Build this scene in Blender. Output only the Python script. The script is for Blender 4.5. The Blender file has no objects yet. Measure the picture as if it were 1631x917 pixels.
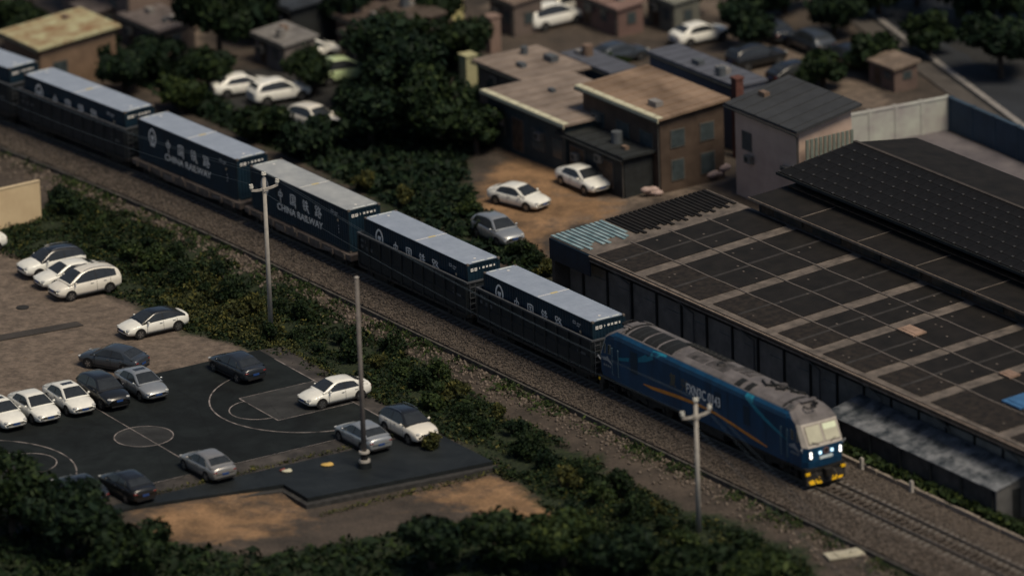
import bpy, math, random
import numpy as np
from mathutils import Matrix, Vector
R = math.radians
random.seed(7); rng = np.random.default_rng(7)
scene = bpy.context.scene
col = scene.collection

# ------------------------------------------------------------------ camera
FPX, PITCH, ROLL, DIST = 10733.0, R(18.908), R(2.02), 431.4
FW = np.array([0, math.cos(PITCH), -math.sin(PITCH)])
_r = np.array([1., 0, 0]); _u = np.array([0, math.sin(PITCH), math.cos(PITCH)])
RT = math.cos(ROLL)*_r - math.sin(ROLL)*_u
UP = math.sin(ROLL)*_r + math.cos(ROLL)*_u
CAM = -FW*DIST
cam = bpy.data.cameras.new('camera'); camo = bpy.data.objects.new('camera', cam); col.objects.link(camo)
M = Matrix.Identity(4)
for i in range(3):
    M[i][0], M[i][1], M[i][2], M[i][3] = RT[i], UP[i], -FW[i], CAM[i]
camo.matrix_world = M
cam.sensor_width = 36; cam.lens = FPX*36/1631; cam.clip_start = 5; cam.clip_end = 6000
cam.dof.use_dof = True; cam.dof.focus_distance = 422; cam.dof.aperture_fstop = 0.2369/2.6
scene.camera = camo

# ------------------------------------------------------------------ sky, sun, exposure
SUN_AZ, SUN_EL = R(48), R(60)        # towards +x, -y (front right of the picture)
sdir = Vector((math.cos(SUN_EL)*math.cos(-SUN_AZ), math.cos(SUN_EL)*math.sin(-SUN_AZ), math.sin(SUN_EL)))
world = bpy.data.worlds.new('World'); scene.world = world; world.use_nodes = True
wn = world.node_tree
sky = wn.nodes.new('ShaderNodeTexSky'); sky.sky_type = 'NISHITA'; sky.sun_disc = False
sky.sun_elevation = SUN_EL; sky.sun_rotation = math.atan2(sdir.x, sdir.y)
sky.air_density = 1.0; sky.dust_density = 1.5; sky.ozone_density = 1.5
wn.links.new(sky.outputs[0], wn.nodes['Background'].inputs[0])
wn.nodes['Background'].inputs[1].default_value = 0.04
sl = bpy.data.lights.new('sun', 'SUN'); sl.energy = 2.2; sl.angle = R(24); sl.color = (1.0, 0.87, 0.68)
so = bpy.data.objects.new('sun', sl); col.objects.link(so)
so.rotation_euler = sdir.to_track_quat('Z', 'Y').to_euler()
scene.view_settings.view_transform = 'Standard'; scene.view_settings.look = 'None'
scene.view_settings.exposure = 0.4; scene.view_settings.gamma = 1.0
scene.cycles.use_denoising = True; scene.cycles.max_bounces = 6
scene.cycles.use_adaptive_sampling = True

# ------------------------------------------------------------------ surveying helpers (metres)
def G(px, py, z=0.0):
    d = FW + RT*(px-815.5)/FPX - UP*(py-458.5)/FPX
    return CAM + d*((z-CAM[2])/d[2])
HD = R(-57.25)
D = np.array([math.cos(HD), math.sin(HD), 0]); N = np.array([-D[1], D[0], 0])
O = np.array([18.102, -37.504, 0])           # railway origin, rail top is z = 0
def W(s, o, z=0.0): return O + D*s + N*o + np.array([0, 0, z])
def RS(px, py, z):
    q = G(px, py, z)-O; return float(q@D), float(q@N)
def tr(s):
    """track centreline: straight, with a gentle bend behind s=-57; returns point and heading"""
    if s >= -57: return W(s, 0), HD
    t = s+57; return W(s, -t*t/700.0), HD + (-t/350.0)
def T(s, o, z=0.0):
    p, h = tr(s); return p + np.array([-math.sin(h), math.cos(h), 0])*o + np.array([0, 0, z])
CH = R(30.7)
CU = np.array([math.cos(CH), math.sin(CH), 0]); CV = np.array([CU[1], -CU[0], 0])
CO = np.array([-22.685, -23.297, 0])
def K(u, v, z=0.0): return CO + CU*u + CV*v + np.array([0, 0, z])
GZ = -0.9; CZ = -0.70                         # ground level, court level

# ------------------------------------------------------------------ mesh helpers
class MB:
    def __init__(s): s.v = []; s.f = []; s.m = []
    def add(s, vs, fs, m=0):
        b = len(s.v); s.v += [tuple(map(float, p)) for p in vs]
        s.f += [tuple(b+i for i in f) for f in fs]; s.m += [m]*len(fs); return s
    def box(s, c, size, m=0, rz=0.0, ry=0.0, rx=0.0):
        hx, hy, hz = size[0]/2, size[1]/2, size[2]/2
        vs = [(x, y, z) for z in (-hz, hz) for y in (-hy, hy) for x in (-hx, hx)]
        if rz or ry or rx:
            mt = Matrix.Rotation(rz, 3, 'Z') @ Matrix.Rotation(ry, 3, 'Y') @ Matrix.Rotation(rx, 3, 'X')
            vs = [tuple(mt @ Vector(p)) for p in vs]
        vs = [(p[0]+c[0], p[1]+c[1], p[2]+c[2]) for p in vs]
        return s.add(vs, [(0, 2, 3, 1), (4, 5, 7, 6), (0, 1, 5, 4), (2, 6, 7, 3), (0, 4, 6, 2), (1, 3, 7, 5)], m)
    def b2(s, lo, hi, m=0):
        return s.box([(a+b)/2 for a, b in zip(lo, hi)], [b-a for a, b in zip(lo, hi)], m)
    def cyl(s, p0, p1, r0, r1=None, n=12, m=0, caps=True):
        r1 = r0 if r1 is None else r1
        a = Vector(p0); b = Vector(p1); d = (b-a).normalized()
        t = Vector((0, 0, 1)) if abs(d.z) < .9 else Vector((1, 0, 0))
        x = d.cross(t).normalized(); y = d.cross(x)
        vs = []
        for p, r in ((a, r0), (b, r1)):
            for i in range(n):
                an = 2*math.pi*i/n; vs.append(tuple(p + x*math.cos(an)*r + y*math.sin(an)*r))
        fs = [(i, (i+1) % n, n+(i+1) % n, n+i) for i in range(n)]
        if caps: fs += [tuple(reversed(range(n))), tuple(range(n, 2*n))]
        return s.add(vs, fs, m)
    def tube(s, pts, r, n=6, m=0):
        for a, b in zip(pts[:-1], pts[1:]): s.cyl(a, b, r, r, n, m)
        return s
    def loft(s, rings, m=0, closed=True, caps=True):
        n = len(rings[0]); vs = [p for r_ in rings for p in r_]; fs = []
        for i in range(len(rings)-1):
            for j in range(n if closed else n-1):
                k = (j+1) % n; fs.append((i*n+j, i*n+k, (i+1)*n+k, (i+1)*n+j))
        if caps and closed:
            fs.append(tuple(reversed(range(n)))); fs.append(tuple(range((len(rings)-1)*n, len(rings)*n)))
        return s.add(vs, fs, m)
    def prism(s, poly, z0, z1, m=0):
        """poly: list of (x,y), extruded in z"""
        n = len(poly); vs = [(x, y, z0) for x, y in poly]+[(x, y, z1) for x, y in poly]
        fs = [tuple(reversed(range(n))), tuple(range(n, 2*n))]+[(i, (i+1) % n, n+(i+1) % n, n+i) for i in range(n)]
        return s.add(vs, fs, m)
    def sph(s, c, r, nu=10, nv=6, m=0):
        rings = []
        for j in range(nv+1):
            a = -math.pi/2+math.pi*j/nv; a = max(min(a, 1.5), -1.5)
            rings.append([(c[0]+r[0]*math.cos(a)*math.cos(2*math.pi*i/nu), c[1]+r[1]*math.cos(a)*math.sin(2*math.pi*i/nu), c[2]+r[2]*math.sin(a)) for i in range(nu)])
        return s.loft(rings, m)
    def mesh(s, name, mats=(), smooth=False):
        me = bpy.data.meshes.new(name); me.from_pydata(s.v, [], s.f)
        for mt in mats: me.materials.append(mt)
        if len(mats) > 1: me.polygons.foreach_set('material_index', s.m)
        if smooth: me.polygons.foreach_set('use_smooth', [True]*len(s.f))
        me.update(); return me
    def build(s, name, mat, parent=None, smooth=False, loc=None, rz=None):
        mats = mat if isinstance(mat, (list, tuple)) else [mat]
        return link(name, s.mesh(name, mats, smooth), parent, loc, rz)

def link(name, me, parent=None, loc=None, rz=None):
    o = bpy.data.objects.new(name, me); col.objects.link(o)
    if parent is not None: o.parent = parent
    if loc is not None: o.location = [float(q) for q in loc]
    if rz is not None: o.rotation_euler = (0, 0, rz)
    return o
def empty(name, loc, rz=0.0, label=None, cat=None, group=None):
    o = link(name, None, None, loc, rz); o.empty_display_size = .2
    return tag(o, label, cat, group)
def tag(o, label=None, cat=None, group=None, kind=None):
    if label: o['label'] = label
    if cat: o['category'] = cat
    if group: o['group'] = group
    if kind: o['kind'] = kind
    return o
def copy_tree(o, parent=None):
    c = o.copy(); col.objects.link(c)
    if parent is not None: c.parent = parent
    for ch in list(o.children): copy_tree(ch, c)
    return c
def omesh(name, me, mat, parent):
    """shared mesh, material held by the object"""
    o = link(name, me, parent)
    o.material_slots[0].link = 'OBJECT'; o.material_slots[0].material = mat
    return o
def flat_text(body, size, name='lettering', bold=0.0):
    c = bpy.data.curves.new(name, 'FONT'); c.body = body; c.size = size; c.align_x = 'CENTER'; c.align_y = 'CENTER'
    c.extrude = 0.004; c.offset = bold
    o = bpy.data.objects.new(name, c); me = bpy.data.meshes.new_from_object(o)
    bpy.data.objects.remove(o); return me
def ribbon(mb, pts, w, y=0.0, m=0, t=0.006):
    """flat stroke in the x-z plane, facing -y, mitred ends, tapering like a brush stroke"""
    P = [Vector((p[0], p[1])) for p in pts]; n = len(P); L_, R_ = [], []
    for i, p in enumerate(P):
        d = ((P[min(i+1, n-1)]-P[max(i-1, 0)])).normalized(); nn = Vector((-d.y, d.x))
        ww = (w[i] if isinstance(w, (list, tuple)) else w)/2
        L_.append(p+nn*ww); R_.append(p-nn*ww)
    vs = [(q.x, y, q.y) for q in L_]+[(q.x, y, q.y) for q in R_]+[(q.x, y-t, q.y) for q in L_]+[(q.x, y-t, q.y) for q in R_]
    fs = []
    for i in range(n-1):
        fs.append((2*n+i, 3*n+i, 3*n+i+1, 2*n+i+1))
        fs.append((i, i+1, 2*n+i+1, 2*n+i) ); fs.append((n+i, 3*n+i, 3*n+i+1, n+i+1))
    mb.add(vs, fs, m)

# ------------------------------------------------------------------ materials
def pm(name, c, rough=.7, var=.18, scale=1.5, bump=0.0, bscale=12.0, metal=0.0, coat=0.0, spec=.4, c2=None, detail=5.0, stretch=None, thr=None, emit=None, es=0.0):
    m = bpy.data.materials.new(name); m.use_nodes = True; nt = m.node_tree; b = nt.nodes['Principled BSDF']
    b.inputs['Roughness'].default_value = rough; b.inputs['Metallic'].default_value = metal
    b.inputs['Coat Weight'].default_value = coat; b.inputs['Coat Roughness'].default_value = .08
    b.inputs['Specular IOR Level'].default_value = spec
    if emit:
        b.inputs['Emission Color'].default_value = (*emit, 1); b.inputs['Emission Strength'].default_value = es
    tc = nt.nodes.new('ShaderNodeTexCoord'); src = tc.outputs['Object']
    if stretch:
        mp = nt.nodes.new('ShaderNodeMapping'); mp.inputs['Scale'].default_value = stretch
        nt.links.new(src, mp.inputs['Vector']); src = mp.outputs['Vector']
    nz = nt.nodes.new('ShaderNodeTexNoise'); nz.inputs['Scale'].default_value = scale; nz.inputs['Detail'].default_value = detail
    nz.inputs['Roughness'].default_value = .62
    nt.links.new(src, nz.inputs['Vector'])
    rp = nt.nodes.new('ShaderNodeValToRGB')
    lo, hi = thr or (.32, .68)
    rp.color_ramp.elements[0].position = lo; rp.color_ramp.elements[1].position = hi
    ca = [max(0, x*(1-var)) for x in c]; cb = c2 if c2 else [x*(1+var) for x in c]
    rp.color_ramp.elements[0].color = (*ca, 1); rp.color_ramp.elements[1].color = (*cb, 1)
    nt.links.new(nz.outputs['Fac'], rp.inputs['Fac']); nt.links.new(rp.outputs['Color'], b.inputs['Base Color'])
    if bump:
        n2 = nt.nodes.new('ShaderNodeTexNoise'); n2.inputs['Scale'].default_value = bscale; n2.inputs['Detail'].default_value = 4
        bp = nt.nodes.new('ShaderNodeBump'); bp.inputs['Strength'].default_value = 1.0; bp.inputs['Distance'].default_value = bump
        nt.links.new(src, n2.inputs['Vector']); nt.links.new(n2.outputs['Fac'], bp.inputs['Height']); nt.links.new(bp.outputs['Normal'], b.inputs['Normal'])
    return m
X = {}
X['navy'] = pm('container_navy', (.0045, .019, .036), .5, .30, 1.2, stretch=(1, 1, .35), c2=(.007, .027, .048))
X['navy_dark'] = pm('container_frame', (.006, .019, .031), .5, .25, 2)
X['croof'] = pm('container_roof', (.26, .305, .38), .5, .10, 1.2, c2=(.30, .345, .42))
X['croof_old'] = pm('container_roof_weathered', (.31, .33, .345), .5, .14, .9, c2=(.38, .395, .395))
X['white'] = pm('white_paint', (.80, .78, .74), .55, .12, 3)
X['greywhite'] = pm('faded_white_marks', (.40, .41, .42), .6, .25, 8)
X['amber'] = pm('amber_mark', (.62, .50, .22), .6, .2, 6)
X['gond'] = pm('wagon_black', (.0075, .0125, .0175), .6, .4, 1.3, c2=(.016, .021, .026), stretch=(1, 1, .5))
X['gond_rim'] = pm('wagon_rim', (.060, .064, .072), .6, .3, 2)
X['flat'] = pm('flatcar_brown', (.085, .066, .058), .7, .35, 2.0, c2=(.14, .115, .10))
X['under'] = pm('underframe', (.012, .012, .012), .7, .4, 4, c2=(.03, .027, .024))
X['wheel'] = pm('wheel_steel', (.035, .031, .028), .55, .3, 4, metal=.4)
X['rail'] = pm('rail_steel', (.14, .125, .11), .45, .3, 1.2, metal=.5)
X['sleeper'] = pm('sleeper_concrete', (.15, .135, .12), .85, .3, 3)
X['concrete'] = pm('concrete', (.22, .205, .19), .85, .25, 1.4, bump=.008, bscale=10)
X['pole'] = pm('pole_concrete', (.36, .335, .30), .8, .15, 2.5)
X['pole_dull'] = pm('pole_weathered', (.15, .135, .125), .85, .2, 1.5)
X['insul'] = pm('insulator_white', (.70, .68, .60), .35, .08, 6)
X['wire'] = pm('wire_aluminium', (.045, .06, .072), .5, .2, 1)
X['black'] = pm('black_rubber', (.010, .010, .011), .75, .3, 6)
X['glass'] = pm('dark_glass', (.028, .032, .035), .14, .2, 3, spec=.6)  # base lifted to grey to stand in for reflected sky
X['chrome'] = pm('bright_metal', (.38, .38, .38), .3, .1, 6, metal=.9)
X['lens'] = pm('lamp_lens', (.50, .50, .48), .15, .1, 8, coat=.5)
X['redlens'] = pm('tail_lens', (.18, .015, .012), .2, .15, 8, coat=.5)
X['plate'] = pm('blue_plate', (.02, .06, .20), .45, .1, 9)
# ================================================================== ground
def in_poly(px, py, poly):
    inside = np.zeros(px.shape, bool); n = len(poly)
    for i in range(n):
        x0, y0 = poly[i][:2]; x1, y1 = poly[(i+1) % n][:2]
        c = ((y0 > py) != (y1 > py)); 
        with np.errstate(divide='ignore', invalid='ignore'):
            inside ^= c & (px < (x1-x0)*(py-y0)/(y1-y0+1e-12)+x0)
    return inside
def smooth(a, n):
    for _ in range(n):
        b = a.copy()
        b[1:-1, 1:-1] = (a[1:-1, 1:-1]*2+a[:-2, 1:-1]+a[2:, 1:-1]+a[1:-1, :-2]+a[1:-1, 2:])/6
        a = b
    return a
ext = np.array([2500, 1200, 600, 320, 200, 150])
xs = np.concatenate([-ext+20, np.arange(-75, 75.01, .5), (ext-20)[::-1]])
ys = np.concatenate([-ext, np.arange(-80, 100.01, .5), (ext+40)[::-1]])
GX, GY = np.meshgrid(xs, ys)
def pxpoly(pts, z=GZ): return [G(a, b, z) for a, b in pts]
def region(polys):
    m = np.zeros(GX.shape)
    for p in polys: m = np.maximum(m, in_poly(GX, GY, p).astype(float))
    return m
green = region([
    pxpoly([(-60, 372), (60, 345), (92, 296), (215, 345), (350, 405), (500, 478), (640, 560), (800, 650), (950, 730), (1090, 812), (1200, 845), (1290, 880), (1350, 960), (880, 960), (880, 810), (800, 748), (700, 690), (500, 596), (420, 560), (300, 528), (180, 470), (60, 420)]),
    pxpoly([(-80, 800), (160, 812), (230, 850), (420, 880), (620, 840), (900, 830), (900, 960), (-80, 980)]),
    pxpoly([(1340, 690), (1450, 757), (1500, 790), (1631, 858), (1700, 880), (1700, 830), (1560, 770), (1430, 690)]),
    pxpoly([(-80, 30), (40, 60), (200, 120), (300, 175), (480, 255), (600, 315), (760, 395), (850, 440), (900, 470), (890, 430), (760, 330), (740, 250), (840, 210), (760, 80), (560, 70), (520, 200), (380, 180), (250, 100), (120, 60), (0, 40)]),
    pxpoly([(1440, -30), (1700, -30), (1700, 130), (1560, 120), (1480, 60)])])
orange = region([
    pxpoly([(730, 335), (770, 290), (800, 232), (960, 240), (1000, 330), (930, 352), (868, 372), (880, 440), (820, 420)]),
    pxpoly([(210, 845), (235, 815), (390, 785), (455, 778), (492, 800), (470, 835), (330, 860)]),
    pxpoly([(640, 780), (790, 742), (905, 805), (880, 850), (760, 812)])])
gravel = region([
    pxpoly([(-80, 400), (30, 395), (180, 470), (300, 532), (420, 562), (330, 580), (270, 592), (120, 615), (-80, 660)]),
    pxpoly([(880, 250), (1050, 255), (1180, 280), (960, 345), (870, 370)]),
    pxpoly([(100, 40), (330, 30), (320, 90), (220, 75)]),
    pxpoly([(780, 20), (1130, 20), (1200, 130), (1330, 160), (1450, 190), (1400, 130), (1200, 60), (1150, 0), (780, 0)])])
dark = region([
    pxpoly([(1290, -40), (1640, -60), (1760, 260), (1640, 205), (1480, 130)]),
    pxpoly([(380, 110), (560, 110), (560, 230), (480, 240), (360, 190)]),
    pxpoly([(360, -30), (620, -30), (620, 60), (420, 90), (350, 40)])])
nz1 = smooth(rng.normal(0, 1, GX.shape), 6); nz1 /= nz1.std()
nz2 = smooth(rng.normal(0, 1, GX.shape), 40); nz2 /= nz2.std()
Cc = np.stack([np.clip(smooth(a, 12)+(nz1*.12+nz2*.16)*(smooth(a, 20) > .02), 0, 1) for a in (green, orange, gravel, dark)], -1)
# relief: flat near railway, court and buildings, lower below the slab
u_ = (GX-CO[0])*CU[0]+(GY-CO[1])*CU[1]; v_ = (GX-CO[0])*CV[0]+(GY-CO[1])*CV[1]
s_ = (GX-O[0])*D[0]+(GY-O[1])*D[1]; o_ = (GX-O[0])*N[0]+(GY-O[1])*N[1]
GH = np.full(GX.shape, GZ)
low = np.clip((v_-11.5)/3, 0, 1)*np.clip((40-u_)/20, 0, 1)*np.clip((-5.5-o_)/4, 0, 1)
GH -= low*.30
GH += (nz2*.10+nz1*.03)*np.clip((np.abs(o_)-4.5)/3, 0, 1)*smooth(np.maximum(green, orange), 4)
gv = np.stack([GX.ravel(), GY.ravel(), GH.ravel()], -1)
ny, nx = GX.shape
ii = (np.arange(ny-1)[:, None]*nx+np.arange(nx-1)[None]).ravel()
gf = np.stack([ii, ii+1, ii+nx+1, ii+nx], -1)
def np_mesh(name, v, f):
    me = bpy.data.meshes.new(name); k = f.shape[1]
    me.vertices.add(len(v)); me.vertices.foreach_set('co', v.astype(np.float32).ravel())
    me.loops.add(f.size); me.loops.foreach_set('vertex_index', f.astype(np.int32).ravel())
    me.polygons.add(len(f)); me.polygons.foreach_set('loop_start', np.arange(0, f.size, k, dtype=np.int32))
    me.update(calc_edges=True); return me
gme = np_mesh('ground', gv, gf)
at = gme.color_attributes.new('soil', 'FLOAT_COLOR', 'POINT')
at.data.foreach_set('color', Cc.reshape(-1, 4).astype(np.float32).ravel())
gme.polygons.foreach_set('use_smooth', [True]*len(gf))
def ground_material():
    m = bpy.data.materials.new('earth'); m.use_nodes = True; nt = m.node_tree; b = nt.nodes['Principled BSDF']
    b.inputs['Roughness'].default_value = .9; b.inputs['Specular IOR Level'].default_value = .25
    tc = nt.nodes.new('ShaderNodeTexCoord'); at = nt.nodes.new('ShaderNodeVertexColor'); at.layer_name = 'soil'
    sep = nt.nodes.new('ShaderNodeSeparateColor'); nt.links.new(at.outputs['Color'], sep.inputs['Color'])
    def noise(sc, det=6):
        n = nt.nodes.new('ShaderNodeTexNoise'); n.inputs['Scale'].default_value = sc; n.inputs['Detail'].default_value = det
        n.inputs['Roughness'].default_value = .65; nt.links.new(tc.outputs['Object'], n.inputs['Vector']); return n.outputs['Fac']
    def ramp(f, a, ca, bpos, cb):
        r = nt.nodes.new('ShaderNodeValToRGB'); r.color_ramp.elements[0].position = a; r.color_ramp.elements[1].position = bpos
        r.color_ramp.elements[0].color = (*ca, 1); r.color_ramp.elements[1].color = (*cb, 1)
        nt.links.new(f, r.inputs['Fac']); return r.outputs['Color']
    def mix(f, a, b_):
        x = nt.nodes.new('ShaderNodeMix'); x.data_type = 'RGBA'
        nt.links.new(f, x.inputs[0]); nt.links.new(a, x.inputs[6]); nt.links.new(b_, x.inputs[7]); return x.outputs[2]
    def mask(ch, n, k=.5):
        a = nt.nodes.new('ShaderNodeMath'); a.operation = 'MULTIPLY_ADD'; nt.links.new(n, a.inputs[0]); a.inputs[1].default_value = k; 
        nt.links.new(ch, a.inputs[2])
        r = nt.nodes.new('ShaderNodeMapRange'); r.inputs[1].default_value = .5+k*.5-.14-.1*(k > 1); r.inputs[2].default_value = .5+k*.5+.14+.3*(k > 1)
        nt.links.new(a.outputs[0], r.inputs[0]); return r.outputs[0]
    n1, n2, n3 = noise(.35), noise(1.3), noise(5.0)
    base = ramp(n1, .35, (.040, .034, .029), .68, (.092, .073, .059))
    c = mix(mask(sep.outputs['Blue'], n2), base, ramp(n2, .35, (.10, .080, .065), .7, (.20, .157, .125)))
    c = mix(mask(sep.outputs['Green'], noise(.8, 9), 2.2), c, ramp(n1, .32, (.13, .082, .046), .68, (.33, .200, .108)))
    c = mix(mask(sep.outputs['Red'], n2, .9), c, ramp(n3, .35, (.010, .018, .010), .7, (.035, .045, .020)))
    c = mix(mask(at.outputs['Alpha'], n1, .3), c, ramp(n2, .3, (.022, .023, .024), .7, (.038, .038, .037)))
    x = nt.nodes.new('ShaderNodeMix'); x.data_type = 'RGBA'; x.blend_type = 'MULTIPLY'; x.inputs[0].default_value = .75
    nt.links.new(c, x.inputs[6]); nt.links.new(ramp(n3, .3, (.6, .6, .6), .72, (1.35, 1.33, 1.3)), x.inputs[7])
    nt.links.new(x.outputs[2], b.inputs['Base Color'])
    bp = nt.nodes.new('ShaderNodeBump'); bp.inputs['Distance'].default_value = .06; nt.links.new(n3, bp.inputs['Height']); nt.links.new(bp.outputs['Normal'], b.inputs['Normal'])
    return m
X['earth'] = ground_material(); gme.materials.append(X['earth'])
ground = tag(link('ground', gme), 'brown earth, gravel and dirt ground with weedy patches', 'ground', kind='structure')
def gh(x, y):
    i = int(np.clip(np.searchsorted(xs, x), 1, nx-1)); j = int(np.clip(np.searchsorted(ys, y), 1, ny-1)); return float(GH[j, i])

def poly_plate(name, pts, z0, z1, mat, **k):
    mb = MB(); mb.prism([(p[0], p[1]) for p in pts], z0, z1); return mb.build(name, mat, **k)
# ================================================================== railway track
def ballast_material():
    m = pm('ballast', (.060, .052, .046), .9, .45, 7, bump=.05, bscale=11, c2=(.125, .102, .084), detail=8)
    nt = m.node_tree; b = nt.nodes['Principled BSDF']; tc = [n for n in nt.nodes if n.type == 'TEX_COORD'][0]
    vo = nt.nodes.new('ShaderNodeTexVoronoi'); vo.inputs['Scale'].default_value = 9; nt.links.new(tc.outputs['Object'], vo.inputs['Vector'])
    hs = nt.nodes.new('ShaderNodeMix'); hs.data_type = 'RGBA'; hs.blend_type = 'MULTIPLY'; hs.inputs[0].default_value = .8
    r = nt.nodes.new('ShaderNodeValToRGB'); r.color_ramp.elements[0].color = (.35, .34, .33, 1); r.color_ramp.elements[1].color = (1.5, 1.45, 1.4, 1)
    sp = nt.nodes.new('ShaderNodeSeparateColor'); nt.links.new(vo.outputs['Color'], sp.inputs['Color']); nt.links.new(sp.outputs['Red'], r.inputs['Fac'])
    old = b.inputs['Base Color'].links[0].from_socket
    nt.links.new(old, hs.inputs[6]); nt.links.new(r.outputs['Color'], hs.inputs[7]); nt.links.new(hs.outputs[2], b.inputs['Base Color'])
    return m
X['ballast'] = ballast_material()
svals = list(np.arange(-170, -56, 4))+[-57, 0, 60, 200]
prof = [(-3.25, -.98), (-3.2, -.66), (-2.55, -.52), (-1.75, -.19), (1.75, -.19), (2.6, -.55), (4.1, -.66), (4.35, -.99)]
bed = MB(); bed.loft([[tuple(T(s, o, z)) for o, z in prof] for s in svals], closed=False)
track = tag(bed.build('railway_track', X['ballast']), 'single railway track on a grey stone ballast bed', 'railway track', kind='structure')
def railmesh(off):
    pr = [(-.07, -.17), (-.07, -.15), (-.012, -.13), (-.012, -.04), (-.036, -.035), (-.036, 0), (.036, 0), (.036, -.035), (.012, -.04), (.012, -.13), (.07, -.15), (.07, -.17)]
    mb = MB(); mb.loft([[tuple(T(s, off+o, z)) for o, z in pr] for s in svals]); return mb
for off in (-.7535, .7535): railmesh(off).build('rail', X['rail'], track)
sm = MB(); sm.loft([[(-.13, y, -.30), (-.11, y, -.165+zz), (.11, y, -.165+zz), (.13, y, -.30)] for y, zz in ((-1.28, 0), (-.5, 0), (-.35, -.025), (.35, -.025), (.5, 0), (1.28, 0))])
sme = sm.mesh('sleeper', [X['sleeper']])
for k in range(215):
    s = -101+k*.6; p, h = tr(s); link('sleeper', sme, track, p, h)
# ditch kerb on the near side, kerb stones on the far side
dm = MB(); dm.loft([[tuple(T(s, o, z)) for o, z in ((-3.62, -1.0), (-3.62, -.60), (-3.46, -.60), (-3.46, -1.0))] for s in np.arange(-120, 60, 3.0)])
tag(dm.build('drain_kerb', pm('drain_kerb', (.045, .042, .038), .9, .4, 2, c2=(.10, .09, .08))), 'dark concrete drain kerb along the near edge of the ballast', 'kerb')  # kerb toned dark and mottled along its whole length
far_kerb = empty('kerb', W(-4, 4.45, GZ), HD, 'pale concrete kerb on the far side of the track ahead of the locomotive', 'kerb')
km = MB(); km.box((0, 0, .2), (1.94, .22, .46)); kme = km.mesh('kerb_stone', [pm('kerb_stone', (.26, .22, .18), .85, .3, 2)])
for k in range(26):
    o = link('kerb_stone', kme, far_kerb, (k*2.0-2, random.uniform(-.03, .03), random.uniform(-.05, .02))); o.rotation_euler = (0, 0, random.uniform(-.01, .01))
for i, (s, lab) in enumerate(((-2.2, 'short white marker post on the kerb right beside the locomotive nose'), (2.75, 'short white marker post on the kerb farther ahead of the locomotive'))):
    mb = MB(); mb.box((0, 0, .45), (.22, .2, .9)); mb.box((0, 0, .93), (.17, .15, .06))
    tag(mb.build('marker_post', X['pole'], None, loc=W(s, 4.12, GZ), rz=HD), lab, 'post', 'marker posts on the kerb')
tag(poly_plate('drain_channel', [G(-30, 540, GZ), G(122, 513, GZ), G(133, 519, GZ), G(-30, 549, GZ)], GZ-.2, GZ+.07, pm('channel_concrete', (.040, .035, .031), .85, .3, 1)), 'low dark concrete channel crossing the brown lot at left', 'drain')
mh = MB(); mh.cyl((0, 0, 0), (0, 0, .05), .42, .42, 18); mh.cyl((0, 0, .05), (0, 0, .06), .34, .34, 18); tag(mh.build('manhole_cover', pm('manhole', (.022, .021, .02), .8, .3, 3), None, loc=G(36, 490, GZ)), 'dark round manhole cover on the brown lot in front of the minivan', 'manhole')
# loose stones on the shoulder
def stones(name, n, fn, rmin, rmax, mat, label, cat='stones'):
    base = np.array([(1, 0, 0), (-1, 0, 0), (0, 1, 0), (0, -1, 0), (0, 0, 1), (0, 0, -.6)], float)
    tri = np.array([(0, 2, 4), (2, 1, 4), (1, 3, 4), (3, 0, 4), (2, 0, 5), (1, 2, 5), (3, 1, 5), (0, 3, 5)])
    V = []; F = []
    for i in range(n):
        c = fn(); r = rng.uniform(rmin, rmax)
        q = base*rng.uniform(.6, 1.2, (6, 1))*r; a = rng.uniform(0, 6.28)
        q = q @ np.array([[math.cos(a), -math.sin(a), 0], [math.sin(a), math.cos(a), 0], [0, 0, 1]])
        V.append(q+np.asarray(c)); F.append(tri+6*i)
    me = np_mesh(name, np.concatenate(V), np.concatenate(F)); me.materials.append(mat)
    return tag(link(name, me), label, cat, kind='stuff')
def bz(o):
    return float(np.interp(o, [p[0] for p in prof], [p[1] for p in prof]))
def bfn():
    s = rng.uniform(-95, 22); o = rng.choice([rng.uniform(-3.2, -1.5), rng.uniform(1.4, 4.2), rng.uniform(-3.2, -1.5)])
    if s > 0 and rng.random() < .4: o = rng.uniform(-1.7, 1.7)
    return T(s, o, bz(o)+.01)
stones('ballast_stones', 16000, bfn, .05, .12, X['ballast'], 'loose grey ballast stones along the track bed', 'ballast')
def rfn():
    s = rng.uniform(-95, 25); o = -3.7-abs(rng.normal(0, 1.2)); p = W(s, o) if s > -57 else T(s, o)
    return (p[0], p[1], gh(p[0], p[1])+.02)
stones('rubble', 2600, rfn, .05, .2, pm('rubble', (.10, .082, .068), .9, .4, 3, c2=(.2, .16, .13)), 'brown rubble and stones on the dirt beside the drain kerb', 'rubble')

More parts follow.
